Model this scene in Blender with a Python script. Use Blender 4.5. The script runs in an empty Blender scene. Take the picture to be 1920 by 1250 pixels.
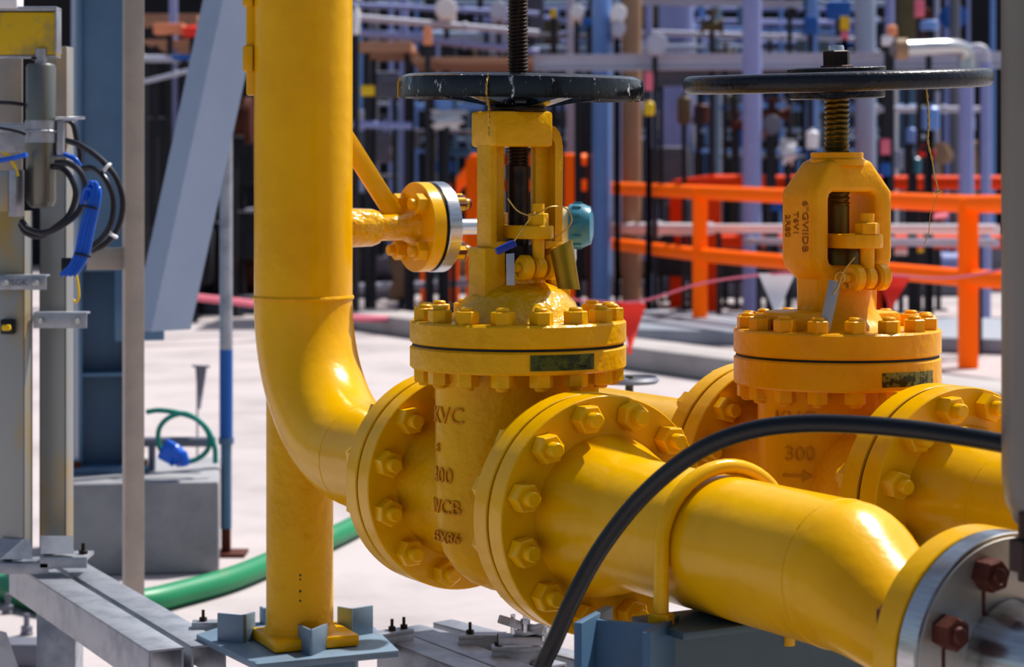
import bpy, bmesh, math, random
from mathutils import Matrix, Vector, Quaternion
random.seed(11)
R = math.radians
C = bpy.context.scene.collection
MW = {}

# ------------------------------------------------------------------ camera model (1920 x 1250 frame)
F, HY, CZ = 4000.0, 355.0, 1.25
def PD(px, py, d):            # pixel at depth d
    return Vector(((px-960)/F*d, d, CZ-(py-HY)/F*d))
def PZ(px, py, z):            # pixel on the level z
    return PD(px, py, (CZ-z)*F/(py-HY))

# ------------------------------------------------------------------ materials
def lin(c):
    return tuple(((v/255)/12.92 if v/255 <= .04045 else ((v/255+.055)/1.055)**2.4) for v in c)+(1,)
MATS = {}
def mat(name, col, rough=.5, metal=0.0, col2=None, scale=8.0, amt=.5, bump=0.0, bscale=60.0, coat=0.0,
        spec=.5, lo=.45, hi=.7, stretch=None, glow=0.0):
    if name in MATS: return MATS[name]
    m = bpy.data.materials.new(name); m.use_nodes = True
    nt = m.node_tree; b = nt.nodes['Principled BSDF']
    b.inputs['Base Color'].default_value = lin(col)
    b.inputs['Roughness'].default_value = rough
    b.inputs['Metallic'].default_value = metal
    b.inputs['Specular IOR Level'].default_value = spec
    if glow:        # emission added to brighten the shaded faces of the orange paint
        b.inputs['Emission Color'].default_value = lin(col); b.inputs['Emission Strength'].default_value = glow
    if coat:
        b.inputs['Coat Weight'].default_value = coat
        b.inputs['Coat Roughness'].default_value = .08
    tc = nt.nodes.new('ShaderNodeTexCoord')
    vec = tc.outputs['Object']
    if stretch:
        mp = nt.nodes.new('ShaderNodeMapping'); mp.inputs['Scale'].default_value = stretch
        nt.links.new(vec, mp.inputs['Vector']); vec = mp.outputs['Vector']
    if col2:
        n = nt.nodes.new('ShaderNodeTexNoise'); n.inputs['Scale'].default_value = scale
        n.inputs['Detail'].default_value = 6; n.inputs['Roughness'].default_value = .65
        nt.links.new(vec, n.inputs['Vector'])
        r = nt.nodes.new('ShaderNodeMapRange'); r.inputs[1].default_value = lo; r.inputs[2].default_value = hi
        r.inputs[4].default_value = amt
        nt.links.new(n.outputs['Fac'], r.inputs[0])
        mx = nt.nodes.new('ShaderNodeMix'); mx.data_type = 'RGBA'
        mx.inputs[6].default_value = lin(col); mx.inputs[7].default_value = lin(col2)
        nt.links.new(r.outputs[0], mx.inputs[0]); nt.links.new(mx.outputs[2], b.inputs['Base Color'])
    if bump:
        n2 = nt.nodes.new('ShaderNodeTexNoise'); n2.inputs['Scale'].default_value = bscale
        n2.inputs['Detail'].default_value = 3
        nt.links.new(vec, n2.inputs['Vector'])
        bp = nt.nodes.new('ShaderNodeBump'); bp.inputs['Strength'].default_value = bump
        bp.inputs['Distance'].default_value = .01
        nt.links.new(n2.outputs['Fac'], bp.inputs['Height']); nt.links.new(bp.outputs['Normal'], b.inputs['Normal'])
    MATS[name] = m
    return m

YEL = (226, 174, 0)
M = dict(
 yellow=mat('yellow_gloss_paint', YEL, .24, col2=(206,150,0), scale=5, amt=.6, bump=.10, bscale=38, spec=.36),
 yellow_cast=mat('yellow_paint_on_casting', (220,168,0), .36, col2=(196,142,0), scale=9, amt=.7, bump=.30, bscale=55, spec=.28),
 yellow_thick=mat('thick_yellow_paint', (224,172,0), .16, col2=(200,146,0), scale=9, amt=.6, bump=.9, bscale=42, coat=.3),
 yellow_warm=mat('warm_yellow_paint', (230,166,0), .34, col2=(208,134,0), scale=7, amt=.7, bump=.22, bscale=55, spec=.28),
 gasket=mat('black_gasket', (16,14,10), .6),
 dark_steel=mat('oiled_dark_steel', (46,38,34), .38, .6, col2=(84,62,46), scale=40, bump=.1),
 olive_steel=mat('greased_olive_steel', (104,86,30), .36, .6, col2=(60,48,20), scale=30),
 brown_steel=mat('brown_oxide_steel', (52,36,30), .4, .3, col2=(30,22,22), scale=40),
 rust=mat('rusty_nut', (88,40,25), .6, .2, col2=(50,24,18), scale=60, bump=.2),
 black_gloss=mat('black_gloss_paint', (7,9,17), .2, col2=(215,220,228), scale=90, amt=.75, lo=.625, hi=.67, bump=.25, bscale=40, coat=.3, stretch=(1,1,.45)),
 black_worn=mat('worn_black_paint', (12,17,32), .3, col2=(6,8,14), scale=50, bump=.12, bscale=120),
 rubber=mat('black_rubber', (11,14,20), .28, bump=.05, bscale=150),
 cable=mat('black_cable', (30,32,42), .4),
 blue_hose=mat('bright_blue_plastic', (20,98,205), .3, col2=(12,70,170), scale=20),
 blue_seal=mat('blue_plastic_seal', (26,56,150), .4),
 galv=mat('galvanised_steel', (168,172,180), .42, .55, col2=(122,128,140), scale=14, amt=.8, bump=.05),
 galv_stain=mat('yellow_stained_galvanising', (150,154,154), .45, .4, col2=(178,144,50), scale=7, amt=.75, lo=.52, hi=.68, stretch=(1,1,.4)),
 galv_dull=mat('dull_galvanised_post', (166,158,150), .45, .35, col2=(140,136,132), scale=5, amt=.8),
 box_yellow=mat('faded_yellow_panel', (206,172,20), .5, col2=(150,140,90), scale=16, amt=.7, lo=.48, hi=.62),
 steel_blue=mat('blue_grey_steel_paint', (84,116,144), .42, col2=(66,96,124), scale=3, amt=.6),
 steel_grey=mat('grey_steel_paint', (118,140,158), .4, col2=(98,118,136), scale=4, amt=.6),
 steel_pale=mat('pale_blue_grey_paint', (152,168,190), .45, col2=(138,154,178), scale=3, amt=.5),
 stainless=mat('stainless_steel', (196,198,200), .22, .95, col2=(150,152,156), scale=20, amt=.6, stretch=(1,1,14)),
 stainless_face=mat('machined_flange_face', (176,172,166), .36, .7, col2=(120,90,60), scale=9, amt=.5, lo=.55, hi=.72),
 post_grey=mat('grey_painted_housing', (120,116,110), .38, col2=(104,100,96), scale=4),
 concrete=mat('grey_concrete', (150,150,154), .85, col2=(122,122,128), scale=5, amt=.8, bump=.2, bscale=40),
 ground=mat('pale_concrete_slab', (182,173,173), .9, col2=(150,142,142), scale=1.1, amt=.8, bump=.12, bscale=14),
 kerb=mat('kerb_concrete', (176,170,168), .9, col2=(140,136,136), scale=3),
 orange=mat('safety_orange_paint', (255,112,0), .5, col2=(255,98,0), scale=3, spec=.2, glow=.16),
 orange_dark=mat('dark_orange_paint', (232,70,4), .5, spec=.2),
 green_hose=mat('green_ribbed_hose', (22,128,84), .45, col2=(120,120,70), scale=6, amt=.6, lo=.58, hi=.7),
 teal=mat('teal_enamel', (64,128,148), .3),
 teal_hose=mat('teal_garden_hose', (30,130,116), .4),
 cream=mat('cream_label_plate', (206,198,160), .4),
 tag_grey=mat('grey_metal_tag', (156,160,172), .4, .4),
 brass=mat('tarnished_brass_sheet', (150,120,20), .3, .65, col2=(90,72,12), scale=12),
 plate_green=mat('green_nameplate', (74,84,20), .4, .2, col2=(34,44,10), scale=55, amt=.9, lo=.48, hi=.56),
 plate_mirror=mat('polished_nameplate', (122,116,60), .25, .6, col2=(50,50,20), scale=70, amt=.9, lo=.5, hi=.55),
 wire=mat('brass_wire', (190,160,90), .35, .8),
 white=mat('white_plastic_and_sunlit_tube', (226,226,230), .5),
 red=mat('red_fabric', (238,58,40), .6),
 yellow_plastic=mat('yellow_plastic', (226,190,30), .5),
 dark=mat('dark_depth_shade', (30,30,36), .8, col2=(14,14,18), scale=.6, amt=.9),
 dark2=mat('dark_equipment', (44,46,52), .7, col2=(26,26,30), scale=2),
 lav=mat('lavender_grey_pipe', (146,154,200), .4, col2=(124,134,182), scale=2),
 bluepipe=mat('pale_blue_pipe', (116,152,208), .4, col2=(96,132,194), scale=2),
 tan=mat('tan_lagging', (160,132,104), .6, col2=(140,112,84), scale=3),
 plank=mat('weathered_planks', (168,128,104), .8, col2=(140,92,64), scale=4, amt=.8, stretch=(.2,1,1)),
 palegrey=mat('pale_grey_beam', (182,184,200), .5, col2=(160,162,180), scale=2),
 midgrey=mat('mid_grey_metal', (110,112,124), .5, col2=(84,86,96), scale=2),
 peach=mat('peach_timber', (226,150,110), .6),
 olive=mat('olive_equipment', (96,86,56), .6, col2=(60,54,36), scale=3),
 deck=mat('deck_plate_paint', (150,156,166), .6, col2=(128,134,146), scale=3),
 tube=mat('dull_tube_steel', (122,124,120), .34, .75, col2=(104,100,80), scale=5, stretch=(1,1,.2)),
 pink=mat('pink_tape', (224,120,140), .6),
 blue=mat('cobalt_plastic', (34,96,170), .5),
 mark=mat('faint_cast_mark_paint', (196,136,2), .45, spec=.3),
 mark_dark=mat('brown_cast_mark_paint', (158,98,8), .5),
 slate=mat('slate_and_shaded_steel', (78,98,108), .45, col2=(62,82,92), scale=4),
 ink=mat('black_ink', (18,20,10), .6),
)

# ------------------------------------------------------------------ mesh helpers
def T(v): return Matrix.Translation(Vector(v))
def RX(a): return Matrix.Rotation(a, 4, 'X')
def RY(a): return Matrix.Rotation(a, 4, 'Y')
def RZ(a): return Matrix.Rotation(a, 4, 'Z')
def axisM(o, d, up=(0,0,1)):
    z = Vector(d).normalized(); u = Vector(up)
    if abs(z.dot(u)) > .98: u = Vector((1,0,0))
    x = u.cross(z).normalized(); y = z.cross(x)
    m = Matrix((x, y, z)).transposed().to_4x4(); m.translation = Vector(o)
    return m
def BM(): return bmesh.new()
def lathe(bm, prof, m=Matrix(), seg=48, closed=False):
    rings = []
    for r, z in prof:
        if r < 1e-6: rings.append([bm.verts.new(m @ Vector((0,0,z)))])
        else: rings.append([bm.verts.new(m @ Vector((r*math.cos(2*math.pi*i/seg), r*math.sin(2*math.pi*i/seg), z))) for i in range(seg)])
    prs = list(zip(rings, rings[1:]))
    if closed: prs.append((rings[-1], rings[0]))
    for a, b in prs:
        for i in range(seg):
            j = (i+1) % seg
            if len(a) == 1 and len(b) == 1: continue
            if len(a) == 1: bm.faces.new((a[0], b[j], b[i]))
            elif len(b) == 1: bm.faces.new((a[i], a[j], b[0]))
            else: bm.faces.new((a[i], a[j], b[j], b[i]))
    return bm
def disc(bm, r, z0, z1, m=Matrix(), seg=48, ch=.0015):
    ch = min(ch, (z1-z0)*.4)
    return lathe(bm, [(0,z0),(r-ch,z0),(r,z0+ch),(r,z1-ch),(r-ch,z1),(0,z1)], m, seg)
def smooth(pts, n=8):
    P = [Vector(p) for p in pts]; out = []
    Q = [2*P[0]-P[1]]+P+[2*P[-1]-P[-2]]
    for i in range(1, len(Q)-2):
        a, b, c, d = Q[i-1], Q[i], Q[i+1], Q[i+2]
        for k in range(n):
            t = k/n
            out.append(.5*((2*b)+(c-a)*t+(2*a-5*b+4*c-d)*t*t+(3*b-a-3*c+d)*t**3))
    out.append(P[-1]); return out
def tube(bm, pts, r, seg=12, cap=True):
    P = [Vector(p) for p in pts]; n = len(P)
    rr = r if isinstance(r, (list, tuple)) else [r]*n
    t0 = (P[1]-P[0]).normalized()
    ref = Vector((0,0,1)) if abs(t0.z) < .9 else Vector((1,0,0))
    nx = ref.cross(t0).normalized(); rings = []
    for i in range(n):
        t = (P[min(i+1,n-1)]-P[max(i-1,0)]).normalized()
        nx = (nx-t*nx.dot(t)).normalized(); ny = t.cross(nx)
        rings.append([bm.verts.new(P[i]+(nx*math.cos(2*math.pi*k/seg)+ny*math.sin(2*math.pi*k/seg))*rr[i]) for k in range(seg)])
    for a, b in zip(rings, rings[1:]):
        for k in range(seg):
            j = (k+1) % seg
            bm.faces.new((a[k], a[j], b[j], b[k]))
    if cap:
        bm.faces.new(rings[0][::-1]); bm.faces.new(rings[-1])
    return bm
def cyl(bm, a, b, r, seg=24): return tube(bm, [a, b], r, seg)
def box(bm, m, sx, sy, sz, bev=0.0):
    t = bmesh.new()
    vs = [t.verts.new((x*sx/2, y*sy/2, z*sz/2)) for x in (-1,1) for y in (-1,1) for z in (-1,1)]
    for f in ((0,1,3,2),(4,6,7,5),(0,4,5,1),(2,3,7,6),(0,2,6,4),(1,5,7,3)): t.faces.new([vs[i] for i in f])
    if bev: bmesh.ops.bevel(t, geom=t.edges[:], offset=min(bev, min(sx,sy,sz)*.3), segments=2, affect='EDGES', profile=.5)
    join(bm, t, m); return bm
def join(bm, t, m=Matrix()):
    d = {}
    for v in t.verts: d[v.index if False else v] = bm.verts.new(m @ v.co)
    for f in t.faces:
        try: bm.faces.new([d[v] for v in f.verts])
        except ValueError: pass
    t.free()
def beam(bm, a, b, w, h, roll=0.0, bev=.002):
    a, b = Vector(a), Vector(b)
    m = axisM((a+b)/2, b-a) @ RZ(roll)
    return box(bm, m, w, h, (b-a).length, bev)
def prism(bm, poly, m, z0, z1, bev=0.0):
    t = bmesh.new()
    lo = [t.verts.new((x,y,z0)) for x,y in poly]; hi = [t.verts.new((x,y,z1)) for x,y in poly]
    n = len(poly)
    t.faces.new(lo[::-1]); t.faces.new(hi)
    for i in range(n): t.faces.new((lo[i], lo[(i+1)%n], hi[(i+1)%n], hi[i]))
    if bev: bmesh.ops.bevel(t, geom=t.edges[:], offset=bev, segments=2, affect='EDGES', profile=.5)
    join(bm, t, m); return bm
def loft(bm, rings, cap=True):
    rs = [[bm.verts.new(p) for p in r] for r in rings]
    n = len(rs[0])
    for a, b in zip(rs, rs[1:]):
        for i in range(n): bm.faces.new((a[i], a[(i+1)%n], b[(i+1)%n], b[i]))
    if cap: bm.faces.new(rs[0][::-1]); bm.faces.new(rs[-1])
    return bm
def nut(bm, m, af, h, hole=True):
    # chamfered hexagon nut, local z from 0 to h
    r = af/2/math.cos(math.pi/6); c = r*.12
    t = bmesh.new()
    def ring(rad, z): return [t.verts.new((rad*math.cos(math.pi/3*i), rad*math.sin(math.pi/3*i), z)) for i in range(6)]
    a, b, d = ring(r, 0), ring(r, h-c*.7), ring(r-c, h)
    t.faces.new(a[::-1]); t.faces.new(d)
    for p, q in ((a,b),(b,d)):
        for i in range(6): t.faces.new((p[i], p[(i+1)%6], q[(i+1)%6], q[i]))
    join(bm, t, m); return bm
def thread(bm, m, r, z0, z1, pitch, depth, seg=24):
    n = int((z1-z0)/pitch*6); rings = []
    for j in range(n+1):
        z = z0+(z1-z0)*j/n; ring = []
        for i in range(seg):
            ph = (z/pitch-i/seg) % 1
            rr = r-depth*(abs(ph-.5)*2)**1.3
            a = 2*math.pi*i/seg
            ring.append(m @ Vector((rr*math.cos(a), rr*math.sin(a), z)))
        rings.append(ring)
    return loft(bm, rings)

# ------------------------------------------------------------------ objects
def to_mesh(name, bm, m, sharp=35):
    bmesh.ops.recalc_face_normals(bm, faces=bm.faces[:])
    me = bpy.data.meshes.new(name); bm.to_mesh(me); bm.free()
    for p in me.polygons: p.use_smooth = True
    me.set_sharp_from_angle(angle=R(sharp))
    me.materials.append(m)
    return me
def tag(o, label, cat, group=None):
    o['label'] = label; o['category'] = cat
    if group: o['group'] = group
def thing(name, label, cat, loc, rz=0.0, group=None):
    o = bpy.data.objects.new(name, None); C.objects.link(o); o.empty_display_size = .05
    o.location = loc; o.rotation_euler = (0,0,rz)
    MW[o] = T(loc) @ RZ(rz); tag(o, label, cat, group)
    return o
def part(name, bm, m, parent, label=None, sharp=35):
    bm.transform(MW[parent].inverted())
    o = bpy.data.objects.new(name, to_mesh(name, bm, m, sharp)); C.objects.link(o)
    o.parent = parent; MW[o] = MW[parent].copy()
    if label: o['label'] = label
    return o
def solo(name, bm, m, label, cat, group=None, sharp=35):
    xs = [v.co for v in bm.verts]
    lo = Vector((min(v.x for v in xs), min(v.y for v in xs), min(v.z for v in xs)))
    hi = Vector((max(v.x for v in xs), max(v.y for v in xs), max(v.z for v in xs)))
    o0 = Vector(((lo.x+hi.x)/2, (lo.y+hi.y)/2, lo.z))
    bm.transform(T(-o0))
    o = bpy.data.objects.new(name, to_mesh(name, bm, m, sharp)); C.objects.link(o)
    o.location = o0; MW[o] = T(o0); tag(o, label, cat, group)
    return o
def inst(name, mesh, parent, mw, label=None):
    o = bpy.data.objects.new(name, mesh); C.objects.link(o); o.parent = parent
    o.matrix_local = MW[parent].inverted() @ mw; MW[o] = mw
    if label: o['label'] = label
    return o
def struct(name, bm, m):
    o = bpy.data.objects.new(name, to_mesh(name, bm, m)); C.objects.link(o)
    o['kind'] = 'structure'; MW[o] = Matrix(); return o
def text_bm(s, size, depth):
    cu = bpy.data.curves.new('lettering', 'FONT'); cu.body = s; cu.size = size
    cu.extrude = depth; cu.align_x = 'CENTER'; cu.align_y = 'CENTER'; cu.resolution_u = 3
    ob = bpy.data.objects.new('lettering', cu); C.objects.link(ob)
    dg = bpy.context.evaluated_depsgraph_get()
    me = bpy.data.meshes.new_from_object(ob.evaluated_get(dg))
    bm = bmesh.new(); bm.from_mesh(me)
    bpy.data.objects.remove(ob); bpy.data.curves.remove(cu); bpy.data.meshes.remove(me)
    return bm
# ------------------------------------------------------------------ the pipe runs
AX = Vector((.5, -math.sqrt(3)/2, 0))      # along the pipes, towards the camera and right
PV = Vector((math.sqrt(3)/2, .5, 0))       # across the pipes, right and away
ZA = .82
E0 = Vector((-.356, 3.64, ZA))             # elbow corner of the first run
def L1(s, z=ZA): v = E0+AX*s; v.z = z; return v

stud_cache = {}
def stud_meshes(sr, slen, af, nh, mk_s, mk_n):
    k = (sr, slen, af, nh, mk_s, mk_n)
    if k not in stud_cache:
        b = BM(); disc(b, sr, -slen/2, slen/2, seg=16, ch=.002)
        n = BM(); nut(n, Matrix(), af, nh)
        stud_cache[k] = (to_mesh('stud_bolt', b, M[mk_s]), to_mesh('hex_nut', n, M[mk_n], 20))
    return stud_cache[k]
def bolt_ring(parent, cm, bcr, n, a0, z0, z1, sr, af, nh, pj, mk='yellow', mk_s=None, skip=()):
    """studs parallel to cm's z, flange faces at z0 and z1, nuts outside both"""
    sl = (z1-z0)+2*(nh+pj)
    sm, nm = stud_meshes(sr, round(sl, 4), af, nh, mk_s or mk, mk)
    for i in range(n):
        if i in skip: continue
        a = a0+2*math.pi*i/n
        m = cm @ T((bcr*math.cos(a), bcr*math.sin(a), (z0+z1)/2)) @ RZ(random.uniform(0, 1.05))
        s = inst('stud_bolt', sm, parent, m)
        inst('hex_nut', nm, s, m @ T((0,0,(z1-z0)/2)))
        inst('hex_nut', nm, s, m @ T((0,0,-(z1-z0)/2)) @ RX(math.pi))

def weld(bm, c, axis, r, th=.0032):
    m = axisM(c, axis)
    prof = [(r-.003+th*1.9*math.cos(a)*.8, th*1.5*math.sin(a)) for a in [2*math.pi*k/8 for k in range(8)]]
    lathe(bm, [(p[0]+.001, p[1]) for p in prof], m, 64, closed=True)

RP, RF, TF = .084, .159, .0365
# ---- first spool: riser, elbow, flange, branch, support leg
spool = thing('pipe_spool', 'tall glossy yellow riser pipe bending through an elbow, standing on a yellow leg', 'pipe', (E0.x, E0.y, .478))
b = BM(); lathe(b, [(0,1.06),(RP,1.06),(RP,2.3),(0,2.3)], T((E0.x,E0.y,0)), 64)
riser = part('riser_pipe', b, M['yellow'], spool)
RB = .24
ring = []
pts = []
for k in range(25):
    a = math.pi/2*k/24
    p = Vector((E0.x, E0.y, ZA))+AX*(RB-RB*math.cos(a))+Vector((0,0,RB-RB*math.sin(a)))
    pts.append(p)
b = BM(); tube(b, pts, RP, 64); part('elbow', b, M['yellow'], spool)
b = BM(); weld(b, (E0.x,E0.y,1.066), (0,0,1), RP); part('weld_bead', b, M['yellow_cast'], spool)
b = BM(); weld(b, L1(.245), AX, RP, .0018); part('weld_bead', b, M['yellow_cast'], spool)
b = BM(); lathe(b, [(0,.238),(RP,.238),(RP,.40),(.088,.43),(.103,.485),(.106,.499),(0,.499)], axisM(L1(0), AX), 64)
part('flange_neck', b, M['yellow'], spool)
b = BM(); disc(b, RF, .498, .5325, axisM(L1(0), AX), 96); part('flange', b, M['yellow'], spool)
b = BM(); lathe(b, [(0,.496),(.057,.496),(.057,.955),(0,.955)], T((E0.x-.006,E0.y,0)), 48)
lathe(b, [(.056,.512),(.061,.503),(.066,.496),(.056,.496)], T((E0.x-.006,E0.y,0)), 48)
part('support_leg', b, M['yellow_cast'], spool)
b = BM(); box(b, T((E0.x+.004,E0.y-.005,.4885)) @ RZ(R(24)), .150,.128,.020,.004); part('base_plate', b, M['yellow'], spool)
# small marks and scuffs on the leg
b = BM()
for (py, w) in ((1078,.0022),(1086,.0018),(1108,.0024),(1126,.002)):
    p = PD(563, py, E0.y-.0562); disc(b, w, 0, .0012, axisM(p, (0.02,-1,0)), 8)
part('paint_scuff', b, M['plate_green'], spool)
# lug on the far left of the riser
b = BM()
box(b, T((E0.x-.088,E0.y-.005,1.56)), .016,.02,.30,.003); box(b, T((E0.x-.092,E0.y-.008,1.472)), .018,.03,.045,.004)
box(b, T((E0.x-.092,E0.y-.008,1.575)), .018,.03,.03,.004)
part('pipe_lug', b, M['yellow'], spool)
# branch
zb = 1.184
B0 = Vector((E0.x, E0.y, zb)); bm_ax = axisM(B0, PV)
b = BM(); lathe(b, [(0,.06),(.036,.06),(.034,.10),(.033,.128),(.029,.140),(0,.140)], bm_ax, 40); part('branch_boss', b, M['yellow_thick'], spool)
b = BM(); lathe(b, [(0,.13),(.0235,.13),(.0235,.19),(.033,.208),(.036,.216),(0,.216)], bm_ax, 40); part('branch_pipe', b, M['yellow_thick'], spool)
b = BM(); disc(b, .079, .212, .237, bm_ax, 64); bfl = part('branch_flange', b, M['yellow'], spool)
b = BM()
c0 = B0+PV*.07; d0 = B0+PV*.176+Vector((0,0,.018)); c0.z = 1.352
beam(b, c0, d0, .010, .034, 0, .002)
part('gusset_bar', b, M['yellow'], spool)
bolt_ring(spool, bm_ax, .058, 4, R(45), .212, .268, .0095, .031, .019, .012, 'yellow')

# ---- transmitter on the branch
trn = thing('pressure_transmitter', 'teal transmitter head on a steel stem behind the left yoke, with silver flange', 'transmitter', B0+PV*.55-Vector((0,0,.06)))
b = BM(); disc(b, .077, .2375, .2425, bm_ax, 64); part('gasket', b, M['gasket'], trn)
b = BM(); disc(b, .080, .2425, .2675, bm_ax, 64); part('mating_flange', b, M['stainless'], trn, 'silver bare steel flange')
b = BM(); lathe(b, [(0,.267),(.020,.267),(.014,.29),(.014,.50),(0,.50)], bm_ax, 32); part('stem_tube', b, M['stainless'], trn)
for a in (R(45), R(135), R(225), R(315)):
    b = BM(); nut(b, bm_ax @ T((.058*math.cos(a), .058*math.sin(a), .268)), .031, .021)
    disc(b, .0095, .285, .302, bm_ax @ T((.058*math.cos(a), .058*math.sin(a), 0)), 12)
    part('flange_nut', b, M['rust'], trn, 'rust brown nut')
hd = axisM(B0+PV*.527+Vector((0,0,.0)), (.99,-.10,0))
b = BM(); lathe(b, [(0,-.05),(.03,-.05),(.034,-.04),(.034,.012),(0,.012)], hd, 40); part('housing', b, M['cream'], trn)
b = BM(); lathe(b, [(0,.005),(.0385,.005),(.040,.012),(.040,.030),(.034,.044),(.02,.048),(0,.048)], hd, 40)
for k in range(12):
    a = 2*math.pi*k/12; box(b, hd @ T((.040*math.cos(a), .040*math.sin(a), .02)) @ RZ(a), .006,.008,.016,.001)
part('end_cap', b, M['teal'], trn)
b = BM(); lathe(b, [(0,-.072),(.009,-.072),(.011,-.06),(.011,-.03),(0,-.03)], T(B0+PV*.535), 20); part('cable_gland', b, M['stainless'], trn)

# ---- second spool: from the front flange of valve 1 to the reducer
DZ = -.043
sp2 = thing('pipe_spool', 'large glossy yellow pipe with reducer running to the bottom right corner', 'pipe', L1(1.3, .735))
am = axisM(L1(0), AX)
b = BM(); disc(b, RF, .9255, .959, am, 96); part('flange', b, M['yellow'], sp2)
b = BM(); lathe(b, [(0,.955),(.108,.955),(.106,.965),(.100,.985),(.090,1.02),(RP,1.045),(RP,1.45),(0,1.45)], am, 72); part('pipe', b, M['yellow'], sp2)
b = BM(); weld(b, L1(1.046), AX, RP, .0012); weld(b, L1(1.45), AX, RP, .0018); part('weld_bead', b, M['yellow_cast'], sp2)
rings = []
for k in range(17):
    t = k/16; s = 1.45+.155*t
    f = .5-.5*math.cos(math.pi*min(1, max(0, (t-.08)/.84)))
    rr = RP+(.058-RP)*f; zz = ZA+DZ*f
    c = L1(s, zz); m = axisM(c, AX)
    rings.append([m @ Vector((rr*math.cos(2*math.pi*i/64), rr*math.sin(2*math.pi*i/64), 0)) for i in range(64)])
b = BM(); loft(b, rings); part('reducer', b, M['yellow'], sp2)
am2 = axisM(L1(0, ZA+DZ), AX)
b = BM(); lathe(b, [(0,1.60),(.058,1.60),(.062,1.625),(.074,1.658),(0,1.658)], am2, 56); part('flange_neck', b, M['yellow'], sp2)
b = BM(); disc(b, .127, 1.655, 1.688, am2, 80); part('flange', b, M['yellow'], sp2)

# ---- stainless assembly beyond it, with the tall grey housing
sst = thing('stainless_valve', 'stainless steel flange and pipe with rusty nuts at the bottom right corner', 'valve', L1(1.9, ZA+DZ-.1))
b = BM(); disc(b, .122, 1.688, 1.693, am2, 64); part('gasket', b, M['gasket'], sst)
b = BM(); lathe(b, [(0,1.693),(.127,1.693),(.127,1.717),(.126,1.718),(0,1.718)], am2, 80)
sf = part('flange', b, M['stainless'], sst)
b = BM(); disc(b, .1225, 1.7175, 1.7195, am2, 64); part('flange_face', b, M['stainless_face'], sst, 'stained flange face')
b = BM(); lathe(b, [(0,1.715),(.062,1.715),(.060,1.74),(.054,1.775),(.050,1.80),(.050,1.81),(.056,1.814),(.056,1.826),(.050,1.83),(.050,2.15),(0,2.15)], am2, 56)
part('pipe_neck', b, M['stainless'], sst)
b = BM()
bolt_ring(sst, am2, .097, 8, R(22.5), 1.655, 1.7195, .0085, .030, .021, .004, 'rust')
for bx_, by_, ln in ((-.090,-.075,.05),(-.084,-.07,.06),(-.0375,.066,.045),(-.090,.01,.03)):
    b = BM(); box(b, am2 @ T((bx_, by_-ln/2+.01, 1.7197)), .004, ln, .0006, 0); part('rust_streak', b, M['rust'], sf)
pc = L1(1.85, 0)
hs = thing('housing_cylinder', 'tall grey rounded cylinder standing close at the right edge of the view', 'housing', (pc.x-.001, pc.y, .80))
HCX, HCY = .556, 2.075
b = BM(); lathe(b, [(0,.905),(.03,.906),(.05,.912),(.066,.926),(.0755,.947),(.078,.975),(.079,1.9),(0,1.9)], T((HCX,HCY,0)), 64)
part('cylinder_body', b, M['post_grey'], hs)
b = BM(); lathe(b, [(0,.80),(.03,.80),(.028,.86),(.034,.88),(.034,.91),(0,.91)], T((HCX,HCY,0)), 32); part('neck', b, M['dark_steel'], hs)
b = BM(); nut(b, T((HCX-.062,HCY-.03,.885)), .03, .03); cyl(b, (HCX-.062,HCY-.03,.875), (HCX-.062,HCY-.03,.94), .009, 12); part('clamp_nut', b, M['brown_steel'], hs)

# ---- valves
def frame(x, y): return T((x,y,0)) @ RZ(R(-60))
def ell_text(s, size, depth, V, a, bb, z, phc, parent, zs=1.0, mk='mark', mir=False):
    t = text_bm(s, size, depth)
    for v in t.verts:
        x, y, d = v.co
        ph = phc; n = 12
        for _ in range(n):        # walk the arc
            ph += (x/n)/math.hypot(a*math.sin(ph), bb*math.cos(ph))
        p = Vector((a*math.cos(ph), bb*math.sin(ph), z+y*zs))
        nr = Vector((math.cos(ph)/a, math.sin(ph)/bb, 0)).normalized()
        v.co = V @ (p+nr*d)
    return part('cast_lettering', t, M[mk], parent)
def cast_side_text(lines, parent): pass

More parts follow.
